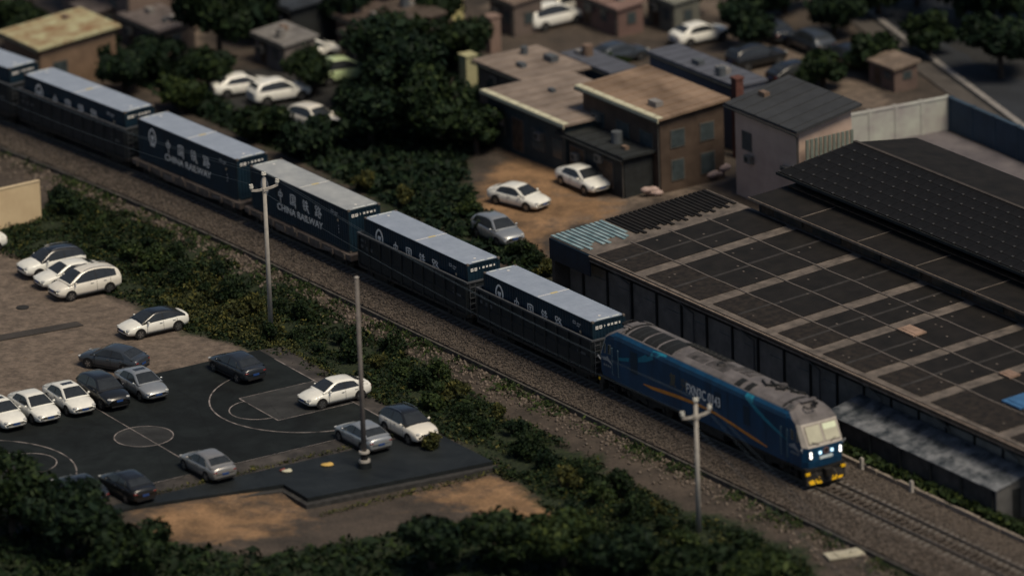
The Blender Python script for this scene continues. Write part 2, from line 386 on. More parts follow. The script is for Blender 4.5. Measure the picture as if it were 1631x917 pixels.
# ================================================================== court, lot and slab
X['asphalt'] = pm('court_asphalt', (.0055, .0085, .0092), .85, .22, .8, bump=.004, bscale=40, c2=(.0095, .0130, .0138), detail=8, spec=.25)
def worn(m, sc=.22, depth=.55, crack=.35):
    """stains and hairline cracks over a paved surface"""
    nt = m.node_tree; b = nt.nodes['Principled BSDF']; tc = [n for n in nt.nodes if n.type == 'TEX_COORD'][0]; old = b.inputs['Base Color'].links[0].from_socket
    n = nt.nodes.new('ShaderNodeTexNoise'); n.inputs['Scale'].default_value = sc; n.inputs['Detail'].default_value = 9; n.inputs['Roughness'].default_value = .7; n.inputs['Distortion'].default_value = 1.2
    nt.links.new(tc.outputs['Object'], n.inputs['Vector'])
    r = nt.nodes.new('ShaderNodeValToRGB'); r.color_ramp.elements[0].position = .38; r.color_ramp.elements[1].position = .66; r.color_ramp.elements[0].color = (1-depth*.6,)*3+(1,); r.color_ramp.elements[1].color = (1+depth, 1+depth*.93, 1+depth*.86, 1)
    nt.links.new(n.outputs['Fac'], r.inputs['Fac'])
    v = nt.nodes.new('ShaderNodeTexVoronoi'); v.feature = 'DISTANCE_TO_EDGE'; v.inputs['Scale'].default_value = .28
    n2 = nt.nodes.new('ShaderNodeTexNoise'); n2.inputs['Scale'].default_value = 1.5; mx = nt.nodes.new('ShaderNodeMix'); mx.data_type = 'RGBA'; mx.inputs[0].default_value = .25
    nt.links.new(tc.outputs['Object'], n2.inputs['Vector']); nt.links.new(tc.outputs['Object'], mx.inputs[6]); nt.links.new(n2.outputs['Color'], mx.inputs[7]); nt.links.new(mx.outputs[2], v.inputs['Vector'])
    r2 = nt.nodes.new('ShaderNodeValToRGB'); r2.color_ramp.elements[0].position = .002; r2.color_ramp.elements[1].position = .010; r2.color_ramp.elements[0].color = (1-crack,)*3+(1,)
    nt.links.new(v.outputs['Distance'], r2.inputs['Fac'])
    for src in (r.outputs['Color'], r2.outputs['Color']):
        x = nt.nodes.new('ShaderNodeMix'); x.data_type = 'RGBA'; x.blend_type = 'MULTIPLY'; x.inputs[0].default_value = 1.0
        nt.links.new(old, x.inputs[6]); nt.links.new(src, x.inputs[7]); old = x.outputs[2]
    nt.links.new(old, b.inputs['Base Color']); return m
worn(X['asphalt'])
X['lane'] = pm('court_lane', (.024, .025, .025), .85, .2, 1.2, bump=.003, bscale=40)
X['line'] = pm('court_line', (.055, .050, .050), .8, .3, 1.3, c2=(.28, .245, .23), detail=12, thr=(.36, .58))
X['apron'] = pm('apron_concrete', (.036, .033, .031), .85, .3, .9, bump=.006, bscale=15, c2=(.060, .053, .048))
X['slab'] = pm('smooth_slab', (.011, .0145, .016), .6, .18, .5, c2=(.017, .021, .023), spec=.3)
worn(X['lane']); worn(X['apron'], .4, .5, .3); worn(X['slab'], .3, .35, .25)
court = tag(poly_plate('basketball_court', [K(-22, -9.6), K(-22, 7.55), K(13.4, 7.55), K(13.4, -9.6)][::1], GZ-.3, CZ, X['asphalt']), 'dark asphalt basketball court used as a car park', 'court', kind='structure')
tag(poly_plate('apron', [K(13.4, -9.6), K(13.4, 7.55), K(-22, 7.55), K(-22, 9.3), K(14.7, 9.9), K(15.0, -9.2)], GZ-.3, CZ-.02, X['apron']), 'grey brown concrete apron along the edges of the basketball court', 'pavement', kind='structure')
slab_pts = [K(-22, 9.1), K(-22, 10.0), K(-6.1, 10.3), K(2.8, 12.3), K(2.8, 15.2), K(14.9, 16.4), K(14.7, 9.7)]
tag(poly_plate('slab', slab_pts, GZ-1.2, CZ+.004, X['slab']), 'smooth dark concrete slab beside the court with a dropped edge', 'pavement', kind='structure')
ledge = [K(-6.1, 10.32), K(-6.1, 10.7), K(2.45, 12.75), K(2.45, 15.65), K(15.0, 16.85), K(15.0, 16.42), K(2.78, 15.22), K(2.78, 12.32)]
tag(poly_plate('slab_ledge', ledge, GZ-1.0, CZ-.24, pm('ledge', (.035, .034, .033), .9, .4, 2)), 'dark lower ledge under the edge of the concrete slab', 'pavement', kind='structure')
ZL = CZ+.004
def lane(sgn):
    mb = MB(); a, b = sorted((sgn*8.0, sgn*13.4))
    P = [K(a, -2.45, ZL), K(b, -2.45, ZL), K(b, 2.45, ZL), K(a, 2.45, ZL)]; mb.add(P, [(3, 2, 1, 0)]); mb.build('painted_lane', X['lane'], court)
lane(1); lane(-1)
ci = MB(); ring = [K(1.8*math.cos(t), 1.8*math.sin(t), ZL) for t in np.linspace(0, 2*math.pi, 48, endpoint=False)]
ci.add(ring, [tuple(range(47, -1, -1))]); ci.build('painted_circle', X['lane'], court)
def strip(pts, w=.06, z=ZL+.004, name='painted_line', closed=False):
    P = [np.array(p[:2], float) for p in pts]; n = len(P); L_ = []; R_ = []
    for i in range(n):
        a = P[i-1] if (i > 0 or closed) else P[i]; b = P[(i+1) % n] if (i < n-1 or closed) else P[i]
        d = b-a; d = d/np.linalg.norm(d); nn = np.array([-d[1], d[0]])
        L_.append((*(P[i]+nn*w/2), z)); R_.append((*(P[i]-nn*w/2), z))
    fs = [(n+i, n+(i+1) % n, (i+1) % n, i) for i in range(n if closed else n-1)]
    mb = MB(); mb.add(L_+R_, fs); return mb.build(name, X['line'], court)
strip([K(0, -9.2), K(0, 7.5)], .055)
strip([K(1.8*math.cos(t), 1.8*math.sin(t)) for t in np.linspace(0, 2*math.pi, 64, endpoint=False)], .07, closed=True)
for sg in (1, -1):
    strip([K(sg*8.0, -2.45), K(sg*8.0, 2.45)], .065)
    for v in (-2.45, 2.45): strip([K(sg*8.03, v), K(sg*13.3, v)], .05)
    strip([K(sg*(8.0-1.8*math.cos(t)), 1.8*math.sin(t)) for t in np.linspace(-math.pi/2, math.pi/2, 30)], .08, ZL+.006)
    strip([K(sg*(11.8-6.35*math.cos(t)), 6.35*math.sin(t)) for t in np.linspace(-1.55, 1.55, 48)], .09)
    strip([K(sg*13.37, -7.5), K(sg*13.37, 7.5)], .08)
for v in (7.5,): strip([K(-13.3, v), K(13.3, v)], .05)
# ================================================================== freight train
S_CARS = {6: -28.74, 5: -42.75, 4: -56.84, 3: -70.71, 2: -84.45, 1: -98.4}
def wheelset(mb, x, r=.42):
    for y in (-.75, .75):
        mb.cyl((x, y-.07, r), (x, y+.07, r), r, n=20)
    mb.cyl((x, -.95, r), (x, .95, r), .08, n=8)
def bogie_mesh(axles, r, name):
    mb = MB()
    for x in axles: wheelset(mb, x, r)
    return mb.mesh(name+'_wheels', [X['wheel']])
def side_frame_mesh(axles, r):
    mb = MB(); h = axles[-1]+.35
    for sg in (-1, 1):
        y = sg*1.02
        mb.loft([[(x, y-.09, z0), (x, y+.09, z0), (x, y+.09, z1), (x, y-.09, z1)] for x, z0, z1 in ((-h, r+.05, r+.22), (-h*.55, r-.02, r+.3), (-.3, r-.18, r+.42), (.3, r-.18, r+.42), (h*.55, r-.02, r+.3), (h, r+.05, r+.22))])
        for x in axles: mb.cyl((x, y-.13*sg, r), (x, y+.16*sg, r), .15, n=10)
        for x in (-.16, .16): mb.cyl((x, y, r-.2), (x, y, r+.3), .1, n=8)
    mb.box((0, 0, r+.25), (.5, 2.0, .2)); return mb.mesh('side_frame', [X['under']])
FW_A = (-.9, .9); ME_FW = bogie_mesh(FW_A, .42, 'freight'); ME_FS = side_frame_mesh(FW_A, .42)
def coupler_mesh():
    mb = MB(); mb.b2((0, -.14, .72), (.5, .14, .98)); mb.b2((.42, -.2, .68), (.68, .2, 1.02)); return mb.mesh('coupler', [X['under']])
ME_CP = coupler_mesh()
def bogies(root, xs_, wm, sme_):
    for x in xs_:
        b = link('bogie', sme_, root, (x, 0, 0)); link('wheelset', wm, b, (0, 0, 0))

# --- gondola wagon
def gondola_meshes():
    L, w, z0, z1 = 6.45, 1.5, 1.02, 3.02
    d = {}
    side = MB(); side.b2((-L, -w, z0), (L, -w+.06, z1)); d['side_wall'] = side.mesh('side_wall', [X['gond']])
    end = MB(); end.b2((L-.06, -w+.062, z0), (L, w-.062, z1))
    for z in (1.5, 2.0, 2.5): end.b2((L+.001, -w+.1, z), (L+.07, w-.1, z+.12))
    d['end_wall'] = end.mesh('end_wall', [X['gond']])
    fl = MB(); fl.b2((-L+.07, -w+.07, z0-.02), (L-.07, w-.07, z0+.1)); d['floor'] = fl.mesh('floor', [X['under']])
    rim = MB()
    for sg in (-1, 1):
        rim.b2((-L-.05, sg*w-.07, z1), (L+.05, sg*w+.07, z1+.11)); rim.b2((sg*L-.07, -w+.071, z1+.002), (sg*L+.06, w-.071, z1+.108))
    d['top_rim'] = rim.mesh('top_rim', [X['gond_rim']])
    post = MB(); post.b2((-.07, -.10, z0-.1), (.07, 0, z1-.002)); post.b2((-.11, -.03, z0-.1), (.11, 0, z1-.004)); d['side_post'] = post.mesh('side_post', [X['gond']])
    sill = MB()
    for sg in (-1, 1): sill.b2((-L, sg*(w-.02)-.08, z0-.2), (L, sg*(w-.02)+.08, z0-.025))
    sill.b2((-L-.2, -.3, .7), (L+.2, .3, z0-.03))
    for x in (-L+.1, L-.1): sill.b2((x-.12, -1.4, .72), (x+.12, 1.4, z0-.04))
    d['sill'] = sill.mesh('sill', [X['under']])
    door = MB(); door.b2((-.62, -.05, z0+.12), (.62, 0, z0+.95)); d['drop_door'] = door.mesh('drop_door', [X['gond']])
    mk = MB()
    for x, z, a, b in ((0, .42, .34, .16), (.5, .4, .1, .2), (0, .0, .28, .2), (.62, -.05, .75, .22), (.62, -.5, .2, .14), (.86, -.5, .22, .14)):
        mk.b2((x, -.012, z), (x+a, 0, z+b))
    d['stencil'] = mk.mesh('stencil', [pm('stencil_grey', (.085, .088, .088), .7, .4, 9)])
    lad = MB()
    for y in (-.2, .2): lad.cyl((0, y, .8), (0, y, 3.0), .022, n=6)
    for k in range(6): lad.cyl((0, -.2, 1.0+k*.36), (0, .2, 1.0+k*.36), .018, n=6)
    d['ladder'] = lad.mesh('ladder', [X['gond_rim']])
    return d
GD = gondola_meshes()
def gondola(k, label):
    s = S_CARS[k]; p, h = tr(s)
    r = empty('gondola_wagon', p, h, label, 'wagon', 'open wagons in the train')
    L, w = 6.45, 1.5
    link('side_wall', GD['side_wall'], r); o = link('side_wall', GD['side_wall'], r, (0, 0, 0), math.pi)
    link('end_wall', GD['end_wall'], r); link('end_wall', GD['end_wall'], r, (0, 0, 0), math.pi)
    link('floor', GD['floor'], r); link('top_rim', GD['top_rim'], r); link('sill', GD['sill'], r)
    for x in np.linspace(-L+.12, L-.12, 11):
        link('side_post', GD['side_post'], r, (x, -w-.002, 0)); link('side_post', GD['side_post'], r, (x, w+.002, 0), math.pi)
    for x in np.linspace(-L+.12, L-.12, 11)[:-1]:
        xm = x+.62
        link('drop_door', GD['drop_door'], r, (xm, -w-.003, 0)).scale = (.82, 1, 1)
    tag(link('stencil', GD['stencil'], r, (-L+.35, -w-.012, 2.2)), kind='stuff'); o = tag(link('stencil', GD['stencil'], r, (L-1.7, -w-.012, 2.0)), kind='stuff'); o.scale = (.7, 1, .7)
    link('ladder', GD['ladder'], r, (L+.14, -1.2, 0)); link('ladder', GD['ladder'], r, (-L-.14, 1.2, 0))
    bogies(r, (-4.6, 4.6), ME_FW, ME_FS)
    link('coupler', ME_CP, r, (L+.1, 0, 0)); link('coupler', ME_CP, r, (-L-.1, 0, 0), math.pi)
    return r
# --- flat wagon
def flat_meshes():
    L = 6.5; d = {}
    dk = MB(); dk.b2((-L, -1.42, 1.08), (L, 1.42, 1.18)); d['deck'] = dk.mesh('deck', [X['flat']])
    for sg in (1,):
        sill = MB()
        sill.loft([[(x, -1.5, z0), (x, -1.422, z0), (x, -1.422, 1.2), (x, -1.5, 1.2)] for x, z0 in ((-L, .86), (-4.0, .84), (-2.4, .66), (2.4, .66), (4.0, .84), (L, .86))])
        d['side_sill'] = sill.mesh('side_sill', [X['flat']])
    pk = MB(); pk.b2((-.09, -.09, .82), (.09, 0, 1.14)); d['stake_pocket'] = pk.mesh('stake_pocket', [X['flat']])
    hb = MB(); hb.b2((-L-.12, -1.48, .82), (-L-.003, 1.48, 1.2)); d['head_stock'] = hb.mesh('head_stock', [X['flat']])
    cs = MB(); cs.b2((-L, -.28, .62), (L, .28, 1.07)); d['centre_sill'] = cs.mesh('centre_sill', [X['under']])
    hw = MB(); hw.cyl((0, -1.52, .98), (0, -1.60, .98), .26, n=18); hw.box((0, -1.53, .98), (.7, .04, .16)); d['door_catch'] = hw.mesh('door_catch', [X['flat']])
    mk = MB()
    for i in range(5): mk.b2((i*.19, -.006, 0), (i*.19+.13, 0, .13))
    d['stencil'] = mk.mesh('stencil', [pm('stencil_pale', (.17, .155, .15), .7, .3, 9)])
    return d
FD = flat_meshes()
def flatcar(k, label):
    s = S_CARS[k]; p, h = tr(s); r = empty('flat_wagon', p, h, label, 'wagon', 'flat wagons in the train')
    link('deck', FD['deck'], r); link('centre_sill', FD['centre_sill'], r)
    for a in (0, math.pi):
        link('side_sill', FD['side_sill'], r, (0, 0, 0), a); link('head_stock', FD['head_stock'], r, (0, 0, 0), a)
        for x in np.linspace(-5.9, 5.9, 9):
            q = (x, -1.503, 0) if a == 0 else (x, 1.503, 0); link('stake_pocket', FD['stake_pocket'], r, q, a)
    link('door_catch', FD['door_catch'], r, (-.4, 0, .16)); tag(link('stencil', FD['stencil'], r, (-2.6, -1.503, .9)), kind='stuff'); tag(link('stencil', FD['stencil'], r, (3.4, -1.503, .95)), kind='stuff')
    bogies(r, (-4.6, 4.6), ME_FW, ME_FS)
    link('coupler', ME_CP, r, (6.55, 0, 0)); link('coupler', ME_CP, r, (-6.55, 0, 0), math.pi)
    return r
# --- containers
STROKES = {
 'zhong': [([(22, 66), (24, 34)], 8), ([(22, 66), (54, 70), (80, 64), (76, 38)], 8), ([(25, 37), (76, 40)], 7), ([(50, 98), (51, 60), (50, -22)], [7, 9, 5])],
 'guo': [([(14, 92), (15, 50), (13, 6)], 9), ([(14, 90), (60, 94), (86, 88), (85, 40), (88, -14)], [8, 9, 11, 9, 7]), ([(15, 12), (84, 12)], 6), ([(32, 72), (70, 74)], 7), ([(34, 51), (67, 53)], 6), ([(28, 28), (73, 30)], 7), ([(51, 73), (50, 28)], 7), ([(60, 44), (68, 36)], 7)],
 'tie': [([(30, 100), (22, 84), (10, 68)], [9, 8, 5]), ([(22, 84), (48, 86)], 7), ([(14, 64), (46, 66)], 7), ([(12, 44), (46, 46)], 7), ([(30, 64), (29, 12), (48, 26)], [8, 9, 5]), ([(64, 96), (52, 72)], [8, 5]), ([(56, 78), (90, 80)], 7), ([(46, 54), (96, 56)], 8), ([(73, 100), (71, 56), (62, 28), (44, 4)], [8, 9, 8, 4]), ([(71, 54), (84, 24), (104, -4)], [7, 11, 9])],
 'lu': [([(12, 92), (14, 66)], 8), ([(12, 92), (42, 94), (40, 66), (14, 67)], 7), ([(28, 66), (28, 16)], 8), ([(28, 44), (46, 46)], 7), ([(13, 48), (13, 14)], 7), ([(6, 10), (48, 22)], 7), ([(66, 98), (50, 70)], [9, 5]), ([(60, 84), (90, 86), (70, 56), (46, 40)], [7, 9, 8, 4]), ([(60, 72), (76, 54), (106, 36)], [6, 10, 9]), ([(58, 36), (58, 4)], 8), ([(58, 36), (86, 37), (84, 4), (58, 6)], 8)]}
def char_mesh(key, size):
    mb = MB()
    for pts, w in STROKES[key]:
        sc = size/100; ribbon(mb, [((x-50)*sc, (z-50)*sc) for x, z in pts], [q*sc*1.25 for q in w] if isinstance(w, list) else w*sc*1.25)
    return mb.mesh('painted_character', [X['white']])
def logo_mesh(size):
    mb = MB(); r = size/2
    pts = []
    for a in np.linspace(-62, 242, 34):
        rr = r*(.86+.14*max(0, math.cos(R(a-90)))**6); pts.append((.82*rr*math.cos(R(a)), rr*math.sin(R(a))+.08*size))
    ribbon(mb, pts, .12*size)
    mb.box((0, -.003, .12*size), (.34*size, .006, .17*size)); mb.box((0, -.003, -.02*size), (.24*size, .0062, .12*size)); mb.box((0, -.003, -.2*size), (.11*size, .0058, .3*size))
    mb.box((0, -.003, -.40*size), (.46*size, .0064, .13*size)); return mb.mesh('emblem', [X['white']])
ME_CHAR = [char_mesh(k, .80) for k in ('zhong', 'guo', 'tie', 'lu')]; ME_LOGO = logo_mesh(1.12)
ME_RAIL = flat_text('CHINA RAILWAY', .60, bold=.008); ME_RAIL.materials.append(X['white'])
def wave(mb, a0, a1, fn, pitch, depth, z0, z1):
    n = max(1, round((a1-a0)/pitch)); p = (a1-a0)/n; prof_ = []
    for i in range(n):
        b = a0+i*p; prof_ += [(b, 0), (b+p*.28, 0), (b+p*.5, depth), (b+p*.78, depth)]
    prof_.append((a1, 0)); vs = []; fs = []
    for t, dd in prof_: vs += [fn(t, dd, z0), fn(t, dd, z1)]
    for i in range(len(prof_)-1): fs.append((2*i, 2*i+2, 2*i+3, 2*i+1))
    mb.add(vs, fs)
def container_meshes():
    L, w, H = 6.096, 1.219, 2.896; d = {}
    fr = MB()
    for sx in (-1, 1):
        for sy in (-1, 1):
            fr.b2((sx*L-.0-(.17 if sx > 0 else 0), sy*w-(.14 if sy > 0 else 0), .12), (sx*L+(.17 if sx < 0 else 0), sy*w+(.14 if sy < 0 else 0), H-.12))
    for sy in (-1, 1):
        fr.b2((-L+.18, sy*w-(.06 if sy > 0 else 0), H-.1), (L-.18, sy*w+(.06 if sy < 0 else 0), H-.035))
        fr.b2((-L+.18, sy*w-(.08 if sy > 0 else 0), .02), (L-.18, sy*w+(.08 if sy < 0 else 0), .19))
    for sx in (-1, 1):
        fr.b2((sx*L-(.1 if sx > 0 else 0), -w+.15, H-.15), (sx*L+(.1 if sx < 0 else 0), w-.15, H-.04))
        fr.b2((sx*L-(.1 if sx > 0 else 0), -w+.15, .02), (sx*L+(.1 if sx < 0 else 0), w-.15, .2))
    d['frame'] = fr.mesh('frame', [X['navy_dark']])
    sw = MB(); wave(sw, -L+.17, L-.17, lambda t, dd, z: (t, -w+.008+dd, z), .28, .036, .17, H-.08); d['side_panel'] = sw.mesh('side_panel', [X['navy']])
    ew = MB(); wave(ew, -w+.14, w-.14, lambda t, dd, z: (L-.012-dd, t, z), .25, .045, .18, H-.13); d['end_panel'] = ew.mesh('end_panel', [X['navy']])
    cc = MB(); cc.box((0, 0, 0), (.178, .162, .118)); d['corner_casting'] = cc.mesh('corner_casting', [pm('casting', (.12, .10, .085), .7, .4, 8)])
    rf = MB(); n = 42; vs = []; fs = []
    x0, x1 = -L+.03, L-.03; pr = []
    for i in range(n):
        b = x0+(x1-x0)*i/n; p = (x1-x0)/n; pr += [(b, 0), (b+p*.35, 0), (b+p*.5, -.010), (b+p*.85, -.010)]
    pr.append((x1, 0))
    for x, dz in pr:
        z = H-.02+dz; vs += [(x, -w+.012, H-.06), (x, -w+.05, z), (x, 0, z+.018), (x, w-.05, z), (x, w-.012, H-.06)]
    for i in range(len(pr)-1):
        for j in range(4): fs.append((5*i+j, 5*i+j+1, 5*i+5+j+1, 5*i+5+j))
    rf.add(vs, fs); d['roof'] = rf
    ln = MB(); ln.box((0, 0, 0), (.055, 2.32, .012)); d['roof_line'] = ln.mesh('roof_line', [X['white']])
    am = MB(); am.box((0, 0, 0), (.16, .52, .016)); d['roof_mark'] = am.mesh('roof_mark', [X['amber']])
    en = MB(); en.box((0, -.28, 0), (.13, .95, .012)); en.box((0, .64, 0), (.13, .52, .012)); d['roof_number'] = en.mesh('roof_number', [pm('roof_number', (.62, .66, .64), .6, .2, 9)])
    dt = MB(); dt.cyl((0, 0, 0), (0, 0, .012), .09, n=10); d['roof_dot'] = dt.mesh('roof_dot', [X['white']])
    mk = MB()
    def glyph(y, sz, hh): 
        mk.b2((0, y, hh), (.010, y+sz, hh+.07)); mk.b2((0, y, hh+.13), (.010, y+sz, hh+.2)); mk.b2((.0005, y, hh+.071), (.0105, y+.05, hh+.129)); mk.b2((.0005, y+sz-.05, hh+.071), (.0105, y+sz, hh+.129))
    glyph(-.98, .2, 2.36); glyph(-.7, .2, 2.36)
    for y, a in ((-.34, .05), (-.1, .16), (.17, .14), (.42, .2), (.74, .1)): mk.b2((0, y, 2.42), (.010, y+a, 2.55))
    d['end_lettering'] = mk.mesh('end_lettering', [X['white']])
    sm_ = MB()
    for x, z, a, b in ((0, 0, .30, .05), (0, .14, .30, .05), (0, .05, .05, .09), (.25, .05, .05, .09), (.42, .06, .42, .07), (.42, -.08, .3, .06)): sm_.b2((x, -.006, z), (x+a, 0, z+b))
    d['side_stencil'] = sm_.mesh('side_stencil', [X['greywhite']])
    st = MB(); st.box((0, 0, 0), (.16, .008, .16)); d['sticker'] = st.mesh('sticker', [pm('sticker', (.42, .33, .22), .6, .2, 8)])
    s2 = MB()
    for i in range(3): s2.b2((0, -.006, -i*.22), (.07, 0, -i*.22+.12))
    d['small_stencil'] = s2.mesh('small_stencil', [X['greywhite']])
    return d
CD = container_meshes()
CROOF = [CD['roof'].mesh('roof', [X['croof']]), CD['roof'].mesh('roof', [X['croof_old']])]
def container(k, ztop, label, old=0, dx=0.0, letter=True):
    s = S_CARS[k]; p, h = tr(s); H = 2.896
    r = empty('shipping_container', (p[0], p[1], ztop-H), h, label, 'container', 'containers carried on the train')
    L, w = 6.096, 1.219
    link('frame', CD['frame'], r); link('roof', CROOF[old], r)
    for a in (0, math.pi):
        q = link('side_panel', CD['side_panel'], r, (0, 0, 0), a); e = link('end_panel', CD['end_panel'], r, (0, 0, 0), a)
        tag(link('end_lettering', CD['end_lettering'], e, (L-.008, 0, 0)), kind='stuff')
        link('emblem', ME_LOGO, q, (-4.3, -w-.002, H-1.05))
        for i, m_ in enumerate(ME_CHAR): link('painted_character', m_, q, (-2.35+1.55*i, -w-.002, H-1.06))
        t = link('lettering', ME_RAIL, q, (.0, -w-.006, H-1.95)); t.rotation_euler = (R(90), 0, 0); t.scale = (1.22, 1.05, 1)
        tag(link('stencil', CD['side_stencil'], q, (3.95, -w-.002, H-.62)), kind='stuff'); link('sticker', CD['sticker'], q, (4.75, -w-.006, H-.98)); tag(link('stencil', CD['small_stencil'], q, (4.8, -w-.002, H-1.4)), kind='stuff')
        rl = 1 if a == 0 else -1
        link('roof_number', CD['roof_number'], r, (rl*(L-.20), 0, H-.002+.004), a)
        link('roof_dot', CD['roof_dot'], r, (rl*(L-.75), -.18*rl, H-.006+.01))
    link('roof_line', CD['roof_line'], r, (0, 0, H+.0045)); link('roof_mark', CD['roof_mark'], r, (0, .05, H+.012))
    for sx in (-1, 1):
        for sy in (-1, 1):
            for z in (.06, H-.055): link('corner_casting', CD['corner_casting'], r, (sx*(L-.086), sy*(w-.078), z))
    return r
order = {1: 'last visible at the left edge of the picture', 2: 'fifth behind the locomotive', 3: 'fourth behind the locomotive', 4: 'third behind the locomotive', 5: 'second behind the locomotive', 6: 'first behind the locomotive'}
for k in (1, 2, 5, 6): gondola(k, 'black open gondola wagon with grey rim, '+order[k])
for k in (3, 4): flatcar(k, 'brown flat wagon carrying a fully visible container, '+order[k])
for k in S_CARS:
    container(k, 4.15 if k in (1, 2, 5, 6) else 4.10, 'navy container %s, %s' % ('sunk in a gondola wagon' if k in (1, 2, 5, 6) else 'with its whole lettered side in view', order[k]), old=1 if k == 4 else 0)

# --- locomotive
B = {}
B['blue'] = pm('loco_blue', (.0030, .040, .098), .5, .22, 1.1, coat=.12, c2=(.0045, .056, .132), stretch=(1, 1, .4))
B['roof'] = pm('loco_roof_grey', (.125, .113, .112), .6, .38, .9, c2=(.20, .182, .18), bump=.002, bscale=20, thr=(.3, .75))
B['soot'] = pm('soot', (.035, .033, .033), .8, .4, 1.6, c2=(.11, .10, .10))
B['cream'] = pm('cab_frame_cream', (.44, .40, .35), .5, .12, 3)
B['pane'] = pm('windscreen_sky_sheen', (.50, .48, .36), .12, .10, 1.5, coat=.6)  # sky reflection painted into the pane as a pale cream base
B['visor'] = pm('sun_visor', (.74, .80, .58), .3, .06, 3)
B['cyan'] = pm('cyan_band', (.015, .19, .28), .4, .2, 2, coat=.3)
B['orange'] = pm('orange_band', (.60, .23, .035), .45, .2, 3)
B['yellow'] = pm('warning_yellow', (.85, .50, .015), .5, .12, 6)
B['gold'] = pm('dull_gold', (.11, .095, .055), .6, .2, 8)
B['badge'] = pm('badge_bronze', (.15, .09, .09), .5, .3, 9)
B['lamp'] = pm('lit_headlamp', (.9, .9, .85), .2, .0, 1, emit=(1.0, .97, .88), es=1.8)
B['marker'] = pm('lit_marker', (.5, .7, .9), .2, .0, 1, emit=(.55, .85, 1.0), es=1.4)
B['grille'] = pm('grille_black', (.008, .009, .009), .75, .3, 4)
p, h = tr(-10.95)
loco = empty('diesel_locomotive', p, h, 'blue diesel locomotive with grey roof, lit headlamps and yellow chevrons leading the train', 'locomotive')
YW = 1.46
bd = MB(); ring_ = [(-YW, 1.16), (-YW, 3.85), (-1.40, 4.08), (-1.22, 4.25), (1.22, 4.25), (1.40, 4.08), (YW, 3.85), (YW, 1.16)]
bd.loft([[(x, y, z) for y, z in ring_] for x in (-9.0, 9.0)]); body = bd.build('body', B['blue'], loco)
rf = MB(); rr = [(-1.225, 4.20), (-1.15, 4.31), (-.85, 4.47), (-.4, 4.57), (0, 4.60), (.4, 4.57), (.85, 4.47), (1.15, 4.31), (1.225, 4.20)]
rf.loft([[(x, y, z) for y, z in rr] for x in (-8.8, -3, 3, 8.8)], caps=True); roof = rf.build('roof', B['roof'], loco, smooth=False)
